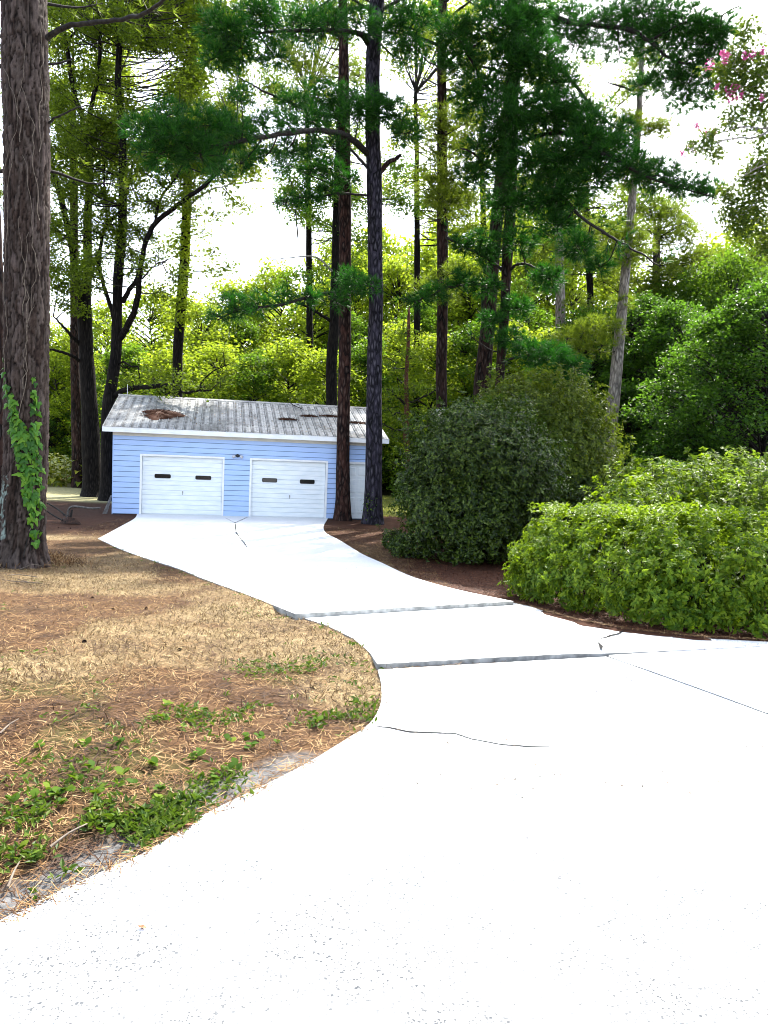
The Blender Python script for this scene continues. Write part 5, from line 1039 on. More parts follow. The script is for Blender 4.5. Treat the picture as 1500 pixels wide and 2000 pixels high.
def bush_shell(center, radii, n, r, lump=.22, depth=.3, zmin=None, seed=0, freq=2.2, power=2.4):
    """points and outward directions in the outer shell of a lumpy superellipsoid"""
    u = unit(n, r); R = np.asarray(radii)
    k = (np.abs(u) ** power).sum(1) ** (-1 / power); s = u * k[:, None]
    lum = 1 + lump * (fbm(u * freq + 5, seed) - .5) * 2 + .55 * lump * (fbm(u * freq * 3 + 1, seed + 3) - .5) * 2 + .35 * lump * (fbm(u * freq * 7 + 2, seed + 5) - .5) * 2
    f = 1 - depth * r.random(n) ** 1.6
    P = np.asarray(center) + s * R * (lum * f)[:, None]; d = nrm(s / R)
    if zmin is not None: q = P[:, 2] > zmin + .02; P, d = P[q], d[q]
    return P, d
def shrub(name, label, base, center, radii, n, lm, size, seed, k=5, lump=.2, depth=.3, group=None, stems=9, up=.4, aspect=.5, cat='bush', power=2.4, wild=0, tilt=.75):
    r = np.random.default_rng(seed); base = np.asarray(base, float); t = thing(name, base, label, cat, group); mb = MB()
    P, d = bush_shell(center, radii, n, r, lump, depth, base[2], seed, power=power); d = nrm(d + np.array([0, 0, up]) + r.normal(0, .35, d.shape))
    whorls(mb, P, d, r, k, size, aspect, tilt); 
    W = MB()
    for q in range(stems):
        a_ = r.random() * 6.28; j_ = r.integers(len(P)); s0 = base + np.array([math.cos(a_), math.sin(a_), 0]) * r.random() * .3 * min(radii[0], 1.5); e = P[j_] * .93 + np.asarray(center) * .07
        W.tube(curve([s0 - [0, 0, .1], (s0 + e) / 2 + np.array([0, 0, -.1]) + r.normal(0, .08, 3), e], 4), np.linspace(.035, .008, 9), 5, cap=False)
    for q in range(wild):
        j_ = r.integers(len(P)); p = P[j_]; 
        if p[2] < center[2]: continue
        dd = nrm(d[j_] + [0, 0, .6]); L = r.uniform(.15, .5); pts = curve([p, p + dd * L * .6, p + dd * L + [0, 0, -.15 * L]], 3); W.tube(pts, np.linspace(.008, .003, len(pts)), 3, cap=False)
        whorls(mb, pts[1:], np.repeat(dd[None], len(pts) - 1, 0), r, k, size, aspect)
    mb.build('foliage', lm, t, False, base); W.build('stem', MT['wood_dark'], t, True, base); return t
# big dark round evergreen
D1 = 19.6; c1 = at(928, 952, D1); b1 = np.array([c1[0], D1, float(zg(D1))]); top1 = at(930, 798, D1)[2]
shrub('round_bush', 'big dense dark-green round bush beside the driveway curve', b1, (c1[0], D1, b1[2] + (top1 - b1[2]) * .49), (1.98, 1.85, (top1 - b1[2]) * .54), 15000, MT['leaf_bush'], .088, 401, k=6, lump=.40, depth=.42, stems=30, wild=420, power=2.3)
D2 = 23.5; c2 = at(1040, 880, D2); b2 = np.array([c2[0], D2, float(zg(D2))]); top2 = at(1045, 738, D2)[2]
shrub('olive_shrub', 'tall olive-green shrub peaking behind the dark round bush', b2, (c2[0], D2, b2[2] + (top2 - b2[2]) * .45), (2.55, 2.0, (top2 - b2[2]) * .57), 15000, MT['leaf_bush2'], .11, 402, k=5, lump=.3, depth=.3, stems=20, wild=240, power=2.0)
c3 = at(1150, 930, 22); b3 = np.array([c3[0], 22, float(zg(22))]); shrub('dark_shrub', 'dark lower shrub tucked between olive shrub and leaning pine', b3, (c3[0], 22, b3[2] + .95), (1.2, 1.1, 1.15), 4200, MT['leaf_bush'], .08, 403, k=5, stems=10, wild=60)
g4 = gp(770, 1070); shrub('seedling_shrub', 'little evergreen seedling at the foot of the round bush', g4, g4 + [0, 0, .2], (.33, .3, .28), 420, MT['leaf_bush'], .075, 404, k=5, stems=5, wild=10, lump=.35)
g4 = gp(802, 1090); shrub('seedling_shrub', 'low sprawling shoot of evergreen spilling from the round bush onto mulch', g4 + [0, .3, 0], g4 + [0, .3, .22], (.5, .4, .36), 700, MT['leaf_bush'], .075, 405, k=5, stems=5, wild=12, lump=.35)
# clipped hedge: rounded slab following the drive edge
def hedge():
    r = np.random.default_rng(410); front = [gp(*p)[:2] for p in ((978, 1150), (1010, 1172), (1080, 1190), (1160, 1208), (1250, 1226), (1370, 1238), (1500, 1247), (1640, 1255))]
    fr = curve([np.array([*p]) for p in front], 6); fr = np.vstack([fr, fr[-1] + [2.2, .0]]); L = np.r_[0, np.cumsum(np.linalg.norm(np.diff(fr, axis=0), axis=1))]
    base = np.array([*fr[len(fr) // 2], 0]); base[2] = float(zg(base[1])); t = thing('hedge', base, 'bright green leafy hedge bordering the concrete at its wide turn', 'hedge')
    Hh, Wd = 1.42, 2.3
    def P_(s, w, h):
        p = np.stack([np.interp(s, L, fr[:, 0]), np.interp(s, L, fr[:, 1])], 1); T_ = np.stack([np.interp(s + .2, L, fr[:, 0]) - np.interp(s - .2, L, fr[:, 0]), np.interp(s + .2, L, fr[:, 1]) - np.interp(s - .2, L, fr[:, 1])], 1); T_ = nrm(T_)
        Nn = np.stack([-T_[:, 1], T_[:, 0]], 1); q = p + Nn * w[:, None]; return np.concatenate([q, (zg(q[:, 1]) + h)[:, None]], 1), np.concatenate([Nn, np.zeros((len(s), 1))], 1)
    n = 14000; s = r.random(n) * L[-1]; a = r.random(n); a = np.where(r.random(n) < .62, a * .5, .5 + a * .5)
    # section: front face (a<.5) then top; rounded shoulder
    th = a * math.pi; ce = 2.6
    cw = np.where(a < .5, -np.abs(np.cos(th)) ** (2 / ce), np.abs(np.cos(th)) ** (2 / ce)); ch = np.abs(np.sin(th)) ** (2 / ce)
    uni = np.where(a < .5)[0]; hfac = r.random(len(uni)); ch[uni] = hfac; cw[uni] = -(1 - hfac ** ce) ** (1 / ce)
    end = np.clip((L[0] + 1.1 - s) / 1.1, 0, 1); endf = np.sqrt(np.maximum(0.02, 1 - end ** 2.4))
    lum = 1 + .20 * (fbm(np.stack([s * 1.1, a * 4, a * 0], 1), 12) - .5) * 2 + .16 * (fbm(np.stack([s * 3.6, a * 10, a * 0], 1), 15) - .5) * 2
    dep = 1 - .34 * r.random(n) ** 1.7
    w = Wd * .5 + cw * Wd * .5 * lum * dep * (.55 + .45 * endf) + .06; h = .04 + ch * Hh * lum * dep * (.35 + .65 * endf)
    P, Nn = P_(s, w, h); d = nrm(-Nn * (-cw)[:, None] * 1.0 + np.stack([0 * s, 0 * s, ch * .9 + .35], 1) + r.normal(0, .35, (n, 3)))
    ci = r.integers(n, size=n); nc_ = 1050; ci = ci % nc_; own = np.arange(n) < nc_ ; cc = P[:nc_][ci]; dd_ = d[:nc_][ci]; rad_ = r.uniform(.03, .075, nc_)[ci]
    cl_ = (np.arange(n) % 8) > 0; off = r.normal(0, 1, P.shape) * rad_[:, None]; P = np.where(cl_[:, None], cc + off, P - d * .22); d = np.where(cl_[:, None], nrm(dd_ + off / .16 + r.normal(0, .2, P.shape)), d)
    P += r.normal(0, .015, P.shape); k = P[:, 2] > zg(P[:, 1]) + .03; mb = MB(); whorls(mb, P[k], d[k], r, 6, .074, .5, .5)
    # shoots standing proud of the top
    n = 420; s = .5 + r.random(n) * (L[-1] - .5); w = .25 + r.random(n) * (Wd - .5); base_h = Hh * (.92 + .07 * r.random(n)); P, _ = P_(s, w, base_h)
    d = nrm(r.normal(0, .3, (n, 3)) + [0, 0, 1.0])
    for f in (.04, .10, .15): whorls(mb, P + d * f, d, r, 5, .075, .46, .6)
    mb.build('foliage', MT['leaf_hedge'], t, False, base)
    W = MB()
    for q in range(150):
        s0 = np.array([r.random() * L[-1]]); w0 = np.array([r.uniform(.75, Wd - .5)]); A, _ = P_(s0, w0, np.array([-.05])); Bq, _ = P_(np.clip(s0 + r.normal(0, .3), .3, L[-1]), np.clip(w0 + r.normal(0, .35), .7, Wd - .3), np.array([Hh * r.uniform(.6, .85)]))
        W.tube(curve([A[0], (A[0] + Bq[0]) / 2 + r.normal(0, .06, 3), Bq[0]], 3), np.linspace(.014, .005, 7), 4, cap=False)
    W.build('stem', MT['wood_dark'], t, True, base)
hedge()
# looser shrubs and vines behind the hedge
for k, (px, py, Y, rx, rz, n, lm, sz, lab) in enumerate([
        (1230, 985, 13.2, .75, .55, 1500, 'leaf_hedge', .085, 'loose light-green bush overtopping the hedge end'),
        (1345, 955, 14.5, 1.2, .65, 2000, 'leaf_hedge', .10, 'arching mid-green shrub with vine shoots behind the hedge'),
        (1470, 972, 13.6, 1.1, .55, 1900, 'leaf_mid2', .10, 'layered green shrub at the picture edge behind the hedge'),
        (1290, 952, 17, 1.2, .7, 2000, 'leaf_mid2', .11, 'leafy shrub between leaning pine and vine-grown shrub'),
        (1420, 930, 18, 1.4, .7, 2300, 'leaf_mid2', .11, 'dark leafy shrub at the shaded wood margin behind the hedge')]):
    c = at(px, py, Y); bz = float(zg(Y)); shrub('wild_shrub', lab, (c[0], Y, bz), (c[0], Y, (c[2] + bz) / 2 + .1), (rx, rx * .85, max(.4, (c[2] - bz) / 2 + rz * .55)), n, MT[lm], sz, 420 + k, k=5, lump=.3, depth=.45, stems=12, wild=150, aspect=.55, tilt=.4)
# vine with big pale leaves standing above
r = np.random.default_rng(431); vb = at(1370, 900, 15); vb0 = np.array([vb[0], 15, float(zg(15))]); V_ = thing('climbing_vine', vb0, 'pale broad-leaved vine waving above the shrubs behind the hedge', 'vine'); mb = MB(); W = MB()
for q in range(9):
    e = at(r.uniform(1325, 1415), r.uniform(885, 925), 15 + r.normal(0, .3)); s0 = at(r.uniform(1340, 1400), 990, 15); P = curve([s0, (s0 + e) / 2 + r.normal(0, .1, 3), e], 4); W.tube(P, np.linspace(.012, .004, len(P)), 4, cap=False)
    for p in P[3:]: leaves(mb, p + r.normal(0, .05, (3, 3)), .13, r, .75)
mb.build('foliage', MT['leaf_weed'], V_, False, vb0); W.build('stem', MT['wood_dark'], V_, True, vb0)

# crape myrtle reaching in from the side
def crape():
    r = np.random.default_rng(440); Yc = 12.5; b0 = np.array([7.6, Yc + .5, float(zg(Yc + .5))]); t = thing('crape_myrtle', b0, 'pink-flowered crape myrtle arching in over the hedge', 'crape myrtle'); W = MB(); C = []
    ends = [(1390, 130, 12), (1430, 180, 12), (1470, 110, 12.4), (1490, 200, 12), (1350, 290, 11.6), (1385, 265, 11.8), (1440, 350, 12.4), (1480, 330, 12.6), (1450, 420, 12.8), (1490, 440, 13), (1480, 60, 12.6), (1445, 260, 12), (1480, 500, 13.2)]
    src = [b0 + [r.normal(0, .2), r.normal(0, .2), 2.0 + r.random()] for _ in range(5)]
    for s0 in src: W.tube(curve([b0 + r.normal(0, .08, 3) * [1, 1, 0] - [0, 0, .1], (b0 + s0) / 2 + r.normal(0, .08, 3), s0], 3), np.linspace(.05, .035, 7), 7)
    for px, py, Y in ends:
        e = at(px, py, Y); s0 = src[r.integers(5)]; hub = at(1590, (py + 330) / 2, 12.6); P = curve([s0, hub + r.normal(0, .15, 3), (hub * .45 + e * .55) + [0, 0, .22], e], 5); W.tube(P, np.linspace(.032, .006, len(P)), 5, cap=False)
        for p in P[len(P) // 2:]:
            for q in range(2):
                dd = nrm(r.normal(0, 1, 3) + [-.3, 0, .1]) * r.uniform(.15, .4); W.tube([p, p + dd], [.006, .003], 3, cap=False); C.append(p + dd * r.random((7, 1)) + r.normal(0, .05, (7, 3)))
    for px, py, Y, rp in [(1450, 135, 12.2, 40), (1470, 170, 12.2, 36), (1420, 175, 12, 24), (1490, 130, 12.4, 30), (1440, 110, 12.2, 24), (1375, 280, 11.7, 22), (1490, 270, 12.5, 20), (1450, 400, 12.8, 44), (1490, 360, 12.8, 44), (1430, 420, 12.8, 30), (1480, 430, 13, 40), (1500, 480, 13, 40), (1460, 345, 12.6, 24), (1440, 450, 13, 24), (1400, 300, 12, 20), (1430, 230, 12, 26), (1480, 220, 12.2, 34), (1460, 60, 12.4, 26), (1410, 140, 12, 20), (1350, 285, 11.7, 14), (1490, 320, 12.6, 34), (1420, 380, 12.8, 26), (1390, 262, 11.8, 14), (1570, 200, 12.4, 60), (1590, 350, 12.6, 60), (1640, 120, 12.8, 70), (1620, 450, 13, 55), (1700, 270, 13, 80), (1720, 420, 13.4, 60)]:
        c = at(px, py, Y); rr = rp * Y / FPX; m = int(430 * (rp / 30) ** 2); C.append(c + unit(m, r) * (r.random(m) ** .5)[:, None] * rr)
    mb = MB(); leaves(mb, np.concatenate(C), .062, r, .6); mb.build('crown', MT['leaf_crape'], t, False, b0); W.build('branchwork', MT['bark_pale'], t, True, b0)
    for px, py, s_ in [(1387, 128, 9), (1416, 118, 7), (1412, 104, 5), (1424, 178, 10), (1428, 192, 8), (1438, 172, 6), (1372, 253, 8), (1391, 257, 10), (1342, 296, 10), (1356, 289, 6), (1488, 190, 5), (1470, 106, 7), (1456, 108, 6), (1400, 170, 4), (1362, 246, 5), (1331, 300, 5), (1379, 262, 6), (1420, 108, 6), (1446, 186, 6), (1490, 100, 5), (1349, 282, 5)]:
        Y = 12 if py < 500 else 12.6
        c = at(px, py, Y - .1); m = 46; P = c + unit(m, r) * (r.random(m) ** .4)[:, None] * np.array([1, 1, 1.25]) * s_ * Y / FPX; mb = MB(); leaves(mb, P, .030, r, .9); mb.build('blossom', MT['pink'], t, False, b0)
crape()

# ------------------------------------------------------------------ tobacco field plants
def tobacco():
    r = np.random.default_rng(450); protos = []
    for v in range(3):
        t = thing('tobacco_plant', (0, 0, -60), 'x', 'tobacco plant'); mb = MB(); mb.tube([(0, 0, -.05), (.01, 0, .7), (0, .01, 1.3)], [.03, .022, .012], 6); mb.build('stem', MT['leaf_tobacco'], t, True)
        lm = random_leaf_mat('tobacco leaf %d' % v, [(.10, .16, .008), (.17, .21, .012), (.26, .25, .02)], (.36, .42, .03))
        for k in range(13):
            h = .12 + k * .092; a_ = k * 2.4 + r.normal(0, .2); L = (.62 - .3 * k / 13) * r.uniform(.85, 1.15); w = L * .26
            d = np.array([math.cos(a_), math.sin(a_), 0]); s_ = np.array([-math.sin(a_), math.cos(a_), 0]); rise = .30 + .25 * k / 13
            c = [np.array([0, 0, h]) + d * L * f + np.array([0, 0, L * (rise * f * 1.5 - .75 * f * f)]) for f in (0, .25, .5, .75, 1)]; ww = [.01, .8 * w, w, .65 * w, .01]; mb = MB(); V = []
            for p, q in zip(c, ww): V += [p - s_ * q + [0, 0, q * .3], p, p + s_ * q + [0, 0, q * .3]]
            mb.add(V, [(3 * i + j, 3 * i + j + 1, 3 * i + j + 4, 3 * i + j + 3) for i in range(4) for j in range(2)]); mb.build('leaf', lm, t, True)
        protos.append(t)
    for row in range(5):
        for k in range(13):
            Y = 42.0 + row * 1.15 + r.normal(0, .08); x = -24.0 + k * .66 + r.normal(0, .06); dup(protos[(row * 7 + k * 3) % 3], (x, Y, float(zg(Y)) - .03), r.random() * 6.28, r.uniform(1.15, 1.4), 'broad-leaved yellow-green tobacco plant in the sunlit field beyond the pines', 'tobacco plants in the field')
    for p in protos: drop(p)
tobacco()

# ------------------------------------------------------------------ old plough lying in the straw
def plough():
    b0 = gp(128, 1022); b0[2] += .0; t = thing('walking_plough', b0, 'rusty old walking plough with two handles lying in the pine straw', 'plough'); Yp = b0[1]
    A = lambda px, py, dy=0: at(px, py, Yp + dy)
    for pts in ([(122, 1016, .1), (105, 1007, .35), (88, 996, .5), (74, 988, .6)], [(132, 1010, .25), (112, 994, .6), (88, 980, .9), (72, 970, 1.1)]):
        mb = MB(); P = [A(*p) for p in pts]; P = [np.array([q[0], q[1], max(q[2], float(zg(q[1])) + .03)]) for q in P]; mb.tube(curve(P, 4), np.linspace(.028, .022, 13), 8); mb.build('handle', MT['wood_dark'], t, True, b0)
    P = [A(133, 1014, .2), A(133, 1001, .2), A(137, 992, .2), A(146, 989.5, .15), A(162, 991, .0), A(180, 993, -.1), A(196, 992, -.15)]
    mb = MB(); mb.tube(curve(P, 5), np.linspace(.042, .028, 31), 8); mb.build('beam', MT['plough_wood'] if 'plough_wood' in MT else MT['bark_pale'], t, True, b0)
    mb = MB(); q = lambda x, y, z: b0 + np.array([x, y, z]); 
    V = [q(-.22, .10, .0), q(.05, -.02, .0), q(.48, .02, .0), q(-.16, .18, .12), q(.06, .06, .22), q(.30, .12, .14), q(-.14, .3, .04), q(.1, .34, .10), q(.36, .24, .02)]
    mb.add(V, [(0, 1, 4, 3), (1, 2, 5, 4), (3, 4, 7, 6), (4, 5, 8, 7)]); mb.add(V, [(0, 3, 6), (2, 8, 5)]); o = mb.build('mouldboard', MT['rust'] if 'rust' in MT else MT['wood_dark'], t, True, b0)
    mb = MB(); mb.tube([q(-.02, .05, .02), q(.1, .12, .16), q(.13, .18, .42)], [.05, .045, .03], 6); mb.build('frog', MT['wood_dark'], t, True, b0)
    mb = MB(); mb.tube([A(124, 1008, .3), A(122, 999, .55)], .014, 5); mb.build('cross_rung', MT['wood_dark'], t, True, b0)
plough()

# ------------------------------------------------------------------ ground litter, weeds, grass
r = np.random.default_rng(500)
def scatter(n, x0, x1, y0, y1, dens=None):
    P = np.stack([r.uniform(x0, x1, n), r.uniform(y0, y1, n)], 1); P = P[~on_drive(P)]; P = P[~in_garage(P, .05)]; return P
def near_bias(n, x0, x1, y0, y1):
    u = r.random(n); y = y0 * (y1 / y0) ** u; x = x0 + (x1 - x0) * r.random(n); half = .56 * y + .6; k = np.abs(x) < half + 1.0
    P = np.stack([x, y], 1)[k]; P = P[~on_drive(P)]; return P[~in_garage(P, .05)]
def put(P, h=.008): return np.concatenate([P, (gz(P) + h)[:, None]], 1)
P = near_bias(185000, -9, 1.2, 2.4, 26); w = patches(P); g_pr = np.clip(w['gravel'], 0, 1); keep = r.random(len(P)) < (1 - .7 * g_pr); P = P[keep]; w = {k: v[keep] for k, v in w.items()}
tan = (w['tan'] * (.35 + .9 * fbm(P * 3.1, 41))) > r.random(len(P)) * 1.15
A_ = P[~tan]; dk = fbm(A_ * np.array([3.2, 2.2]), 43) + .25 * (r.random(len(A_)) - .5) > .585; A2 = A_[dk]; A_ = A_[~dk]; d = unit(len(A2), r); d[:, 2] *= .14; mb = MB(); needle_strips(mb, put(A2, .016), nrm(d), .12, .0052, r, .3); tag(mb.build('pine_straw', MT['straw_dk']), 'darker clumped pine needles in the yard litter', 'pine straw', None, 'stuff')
d = unit(len(A_), r); d[:, 2] *= .22; d = nrm(d); mb = MB(); sc_ = 1 + .06 * A_[:, 1]
needle_strips(mb, put(A_, .012), d, .105, .0042, r, .3); tag(mb.build('pine_straw', MT['straw']), 'brown fallen pine needles matting the yard beside the driveway', 'pine straw', None, 'stuff')
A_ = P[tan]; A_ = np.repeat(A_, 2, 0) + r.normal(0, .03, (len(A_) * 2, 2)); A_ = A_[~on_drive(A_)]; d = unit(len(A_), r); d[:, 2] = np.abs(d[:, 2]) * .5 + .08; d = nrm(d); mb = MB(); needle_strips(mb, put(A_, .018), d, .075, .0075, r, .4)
tag(mb.build('dry_grass', MT['dry_grass']), 'dry grass in patches on the yard, lightened as painted sun', 'dry grass', None, 'stuff')
# mulch along the other edge
P = near_bias(30000, .2, 5.5, 7.5, 24); k = (P[:, 0] > .2); P = P[k]; d = unit(len(P), r); d[:, 2] *= .25; mb = MB(); needle_strips(mb, put(P, .014), nrm(d), .15, .007, r, .3)
tag(mb.build('pine_straw_mulch', MT['straw_red']), 'rust-red pine straw mulch under the hedge and round bush', 'mulch', None, 'stuff')
# straw thrown over the slab edges
E_ = dense([np.array(p[:2]) for p in NL[4:15]], .02); E2 = dense([np.array(p[:2]) for p in MU[5:13]], .02); EE = np.vstack([E_, E2]); EE = EE[(EE[:, 1] > 2)]
Q = EE[r.integers(len(EE), size=2200)] + r.normal(0, .03, (2200, 2)); d = unit(len(Q), r); d[:, 2] *= .12; mb = MB(); needle_strips(mb, np.concatenate([Q, (zg(Q[:, 1]) + .008 + .024 * (Q[:, 0] > 1.6))[:, None]], 1), nrm(d), .09, .0036, r, .3); tag(mb.build('edge_litter', MT['straw']), 'stray needles straggling over the concrete edges', 'pine straw', None, 'stuff')
# low green growth
P = near_bias(60000, -7, .9, 2.6, 24); w = patches(P); dE = edge_dist(P, np.array([p[:2] for p in list(AL[4:]) + list(ML[:5]) + list(NL[:12])])); 
pr = w['green'] * .05 + np.exp(-(dE / .2) ** 2) * (P[:, 1] > 4.2) * .10 * (fbm(P * 2.3, 91) > .5); k = r.random(len(P)) < pr * (1 - w['gravel']); P = P[k]
C = np.repeat(P, 5, 0) + r.normal(0, .03, (len(P) * 5, 2)); C = C[~on_drive(C)]; d = unit(len(C), r); d[:, 2] = np.abs(d[:, 2]) * .4 + .08; mb = MB(); leaves(mb, put(C, .010 + 0.02 * r.random(len(C))), .042, r, .42, d=nrm(d))
tag(mb.build('low_weeds', MT['leaf_weed']), 'small green weeds growing through the straw by the concrete', 'weeds', None, 'stuff')
# thick green tuft at the slab edge and along the near bank
cl = []
for px, py, n, s_ in [(300, 1610, 190, .13), (340, 1590, 150, .11), (260, 1615, 110, .12), (70, 1600, 110, .26), (20, 1640, 90, .24), (120, 1580, 70, .2), (180, 1600, 70, .13), (430, 1525, 40, .07), (400, 1400, 60, .16), (330, 1410, 50, .12), (480, 1390, 30, .1), (660, 1395, 50, .14), (700, 1380, 40, .1), (640, 1410, 40, .1), (560, 1300, 50, .18), (640, 1290, 40, .16), (520, 1300, 40, .15), (30, 1550, 60, .26), (50, 1680, 60, .12)]:
    c = gp(px, py)[:2]; cl.append(c + r.normal(0, s_, (n, 2)))
cl = np.concatenate(cl); cl = cl[~on_drive(cl)]; cl = cl + r.normal(0, .07, cl.shape); cl = cl[~on_drive(cl)]; cl = cl[(fbm(cl * 5.5, 97) > .47) | ((np.hypot(*(cl - gp(310, 1605)[:2]).T) < .16))]; C = np.repeat(cl, 4, 0) + r.normal(0, .02, (len(cl) * 4, 2)); d = unit(len(C), r); d[:, 2] = np.abs(d[:, 2]) * .45 + .10; mb = MB(); leaves(mb, put(C, .008 + .025 * r.random(len(C))), .044, r, .4, d=nrm(d)); tag(mb.build('weed_mat', MT['leaf_weed']), 'thick bright-green weed growth at the concrete edge of the near bank', 'weeds', None, 'stuff')
# single broad-leaved weeds
wm = random_leaf_mat('broad weed leaf', [(.02, .055, .004), (.05, .10, .006), (.11, .15, .012)], (.14, .24, .01), .7, .08)
def weed_leaf_mesh():
    mb = MB(); V = []
    for f, w_ in ((0, .02), (.25, .32), (.5, .40), (.78, .26), (1, .01)): V += [(-w_, f, .06 * math.sin(f * 3)), (0, f, .10 * math.sin(f * 3) - .04), (w_, f, .06 * math.sin(f * 3))]
    mb.add(V, [(3 * i + j, 3 * i + j + 1, 3 * i + j + 4, 3 * i + j + 3) for i in range(4) for j in range(2)]); return mb.build('leaf', wm, None, True, mesh_only=True)
WLM = weed_leaf_mesh()
spots = [(233, 1445), (225, 1452), (650 // 2, 1378), (318, 1405), (355, 1420), (395, 1390), (450, 1447), (305, 1490), (290, 1487), (240, 1510), (180, 1500), (150, 1520), (95, 1545), (110, 1552), (190, 1545), (310, 1540), (425, 1520), (415, 1525), (383, 1478), (390, 1470), (490, 1455), (475, 1440), (75, 1457), (165, 1450), (60, 1560), (115, 1570), (175, 1580), (225, 1600), (205, 1625), (460, 1500), (445, 1505), (35, 1660), (60, 1670), (310, 1560), (280, 1580), (130, 1545), (20, 1560), (510, 1440), (545, 1450), (265, 1530), (380, 1560), (690, 1372), (620, 1408)]
for px, py in spots:
    p = gp(px, py); p[2] = gz(p[None, :2])[0] + .012; t = thing('broadleaf_weed', p, 'small broad-leaved green weed rooted in the pine straw of the near bank', 'weed', 'broad-leaved weeds on the bank')
    for k in range(r.integers(4, 8)):
        a_ = r.random() * 6.28; tl_ = r.uniform(.1, .7); s_ = r.uniform(.028, .058); o = link('leaf', WLM, t, (0.01 * math.cos(a_), .01 * math.sin(a_), r.uniform(.0, .03))); o.rotation_euler = (tl_, r.normal(0, .25), a_); o.scale = (s_, s_, s_)
# far lawn
n = 9000; P = np.stack([r.uniform(-1, 4, n), r.uniform(31.5, 46, n)], 1); P = P[~in_garage(P, .1)]; d = unit(len(P), r) * .5 + [0, 0, 1.0]; mb = MB(); needle_strips(mb, put(P, .03), nrm(d), .14, .02, r, .3); tag(mb.build('lawn_grass', MT['lawn_blade']), 'sunlit pale-green grass behind the garage', 'grass', None, 'stuff')
# litter mound round the foot of the big pine
n = 7000; a_ = r.random(n) * 6.28; rr = .38 + np.abs(r.normal(0, .42, n)); P = TRUNK1[:2] + np.stack([np.cos(a_) * rr, np.sin(a_) * rr], 1); d = unit(n, r); d[:, 2] *= .5; mb = MB(); needle_strips(mb, put(P, .03 + .05 * r.random(n)), nrm(d), .22, .009, r, .3); tag(mb.build('root_litter', MT['straw']), 'heap of needles and dead grass round the foot of the massive pine', 'pine straw', None, 'stuff')
for k in range(8):
    px, py = [(35, 1108), (60, 1112), (20, 1125), (52, 1128), (8, 1112), (72, 1105), (30, 1140), (58, 1140)][k]; p = gp(px, py); p[2] = gz(p[None, :2])[0] + .06; dd = nrm(np.array([r.normal(), r.normal(), .25])); t = thing('fallen_stick', p, 'pale dead stick lying at the foot of the ivy-clad pine', 'stick', 'sticks at the foot of the big pine')
    mb = MB(); mb.tube(curve([-dd * .18, r.normal(0, .02, 3), dd * .18], 3), np.linspace(.008, .004, 7), 5); mb.build('stem', MT['stick'], t, True)
for lab, a, b_ in (('long straight pale stick crossing the lower bank by the green weeds', (98, 1653), (170, 1617)), ('short pale stick at the picture edge on the brown bank', (0, 1432), (36, 1412)), ('thin stick poking out of the straw near the edge of the dirt', (15, 1730), (38, 1690))):
    A0, A1 = gp(*a), gp(*b_); A0[2] = gz(A0[None, :2])[0] + .03; A1[2] = gz(A1[None, :2])[0] + .05; t = thing('fallen_stick', A0, lab, 'stick'); mb = MB(); mb.tube(curve([A0, (A0 + A1) / 2 + [0, 0, .01], A1], 3), np.linspace(.006, .003, 7), 6); mb.build('stem', MT['stick'], t, True, A0)
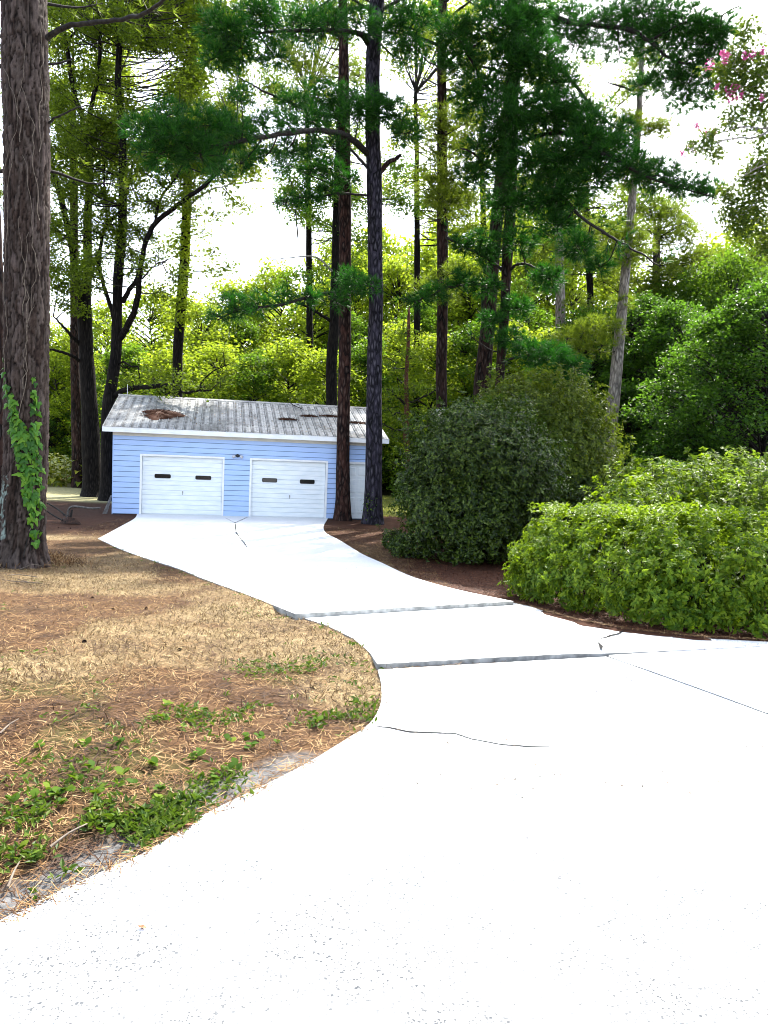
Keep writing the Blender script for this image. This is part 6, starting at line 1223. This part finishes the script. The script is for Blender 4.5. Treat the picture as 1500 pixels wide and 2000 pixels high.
# pine cones
def cone_mesh():
    mb = MB(); mb.tube([(-.045, 0, 0), (0, 0, 0), (.05, 0, 0)], [.012, .018, .006], 6)
    for k in range(40):
        f = k / 40; x = -.045 + .095 * f; a_ = k * 2.4; R_ = .03 * math.sin(math.pi * (.15 + .8 * (1 - f))) + .006; c = np.array([x, math.cos(a_) * R_ * .5, math.sin(a_) * R_ * .5]); o_ = np.array([.4, math.cos(a_), math.sin(a_)]); o_ /= np.linalg.norm(o_); s_ = np.array([0, -math.sin(a_), math.cos(a_)])
        mb.add([c - s_ * .006, c + s_ * .006, c + o_ * R_ * .8 + s_ * .009, c + o_ * R_ * 1.05 + [.004, 0, 0], c + o_ * R_ * .8 - s_ * .009], [(0, 1, 2, 3, 4)])
    return mb.build('pine_cone', MT['bark_pine'], mesh_only=True)
CM = cone_mesh()
for px, py in [(180, 1165), (220, 1188), (285, 1187), (114, 1030), (138, 1031), (165, 1250), (350, 1265), (60, 1300)]:
    p = gp(px, py); p[2] = gz(p[None, :2])[0] + .010; o = link('pine_cone', CM, None, tuple(p)); o.rotation_euler = (r.random() * 6, r.normal(0, .3), r.random() * 6); o.scale = (r.uniform(.34, .5),) * 3; tag(o, 'small dark pine cone lying in the brown straw of the yard', 'pine cone', 'pine cones in the yard')
# leaves and crumbs on the concrete
def dead_leaf(p, s_, lab, rz):
    mb = MB(); V = []
    for f, w_ in ((0, .04), (.3, .34), (.6, .36), (1, .02)): V += [(-w_, f - .5, .12 + .1 * f), (0, f - .5, .02 + .22 * (f - .5) ** 2), (w_, f - .5, .16)]
    mb.add(np.array(V) * s_, [(3 * i + j, 3 * i + j + 1, 3 * i + j + 4, 3 * i + j + 3) for i in range(3) for j in range(2)]); o = mb.build('fallen_leaf', MT['dead_leaf'] if 'dead_leaf' in MT else MT['straw_red']); o.location = tuple(p); o.rotation_euler = (0, .2, rz); tag(o, lab, 'leaf')
p = gp(277, 1812, .004); dead_leaf(p, .034, 'curled brown leaf alone on the pale concrete', 1.2)
p = gp(367, 1613, .006); dead_leaf(p, .05, 'brown leaf at the concrete edge under the bright weed tuft', 1.9)
p = gp(1136, 1548, .004); dead_leaf(p, .022, 'tiny dark leaf scrap on the open concrete', .3)
C = []
for which, n, pxs in (('mid', 420, (600, 1500, 1190, 1285)), ('near', 420, (740, 1500, 1290, 1560)), ('far', 240, (250, 950, 1020, 1170))):
    for q in range(n):
        px, py = r.uniform(*pxs[:2]), r.uniform(*pxs[2:]); p = gp(px, py)
        k = pip(p[None, :2], SLABS[which])[0]
        if k: C.append([p[0], p[1], slabz(p[0], p[1], which) + .002])
C = np.array(C); d = unit(len(C), r); d[:, 2] *= .1; mb = MB(); leaves(mb, C, .026, r, .5, d=nrm(d), nb=3); tag(mb.build('slab_litter', MT['straw_dark'] if 'straw_dark' in MT else MT['straw_red']), 'dark leaf crumbs sprinkled over the concrete', 'leaf litter', None, 'stuff')
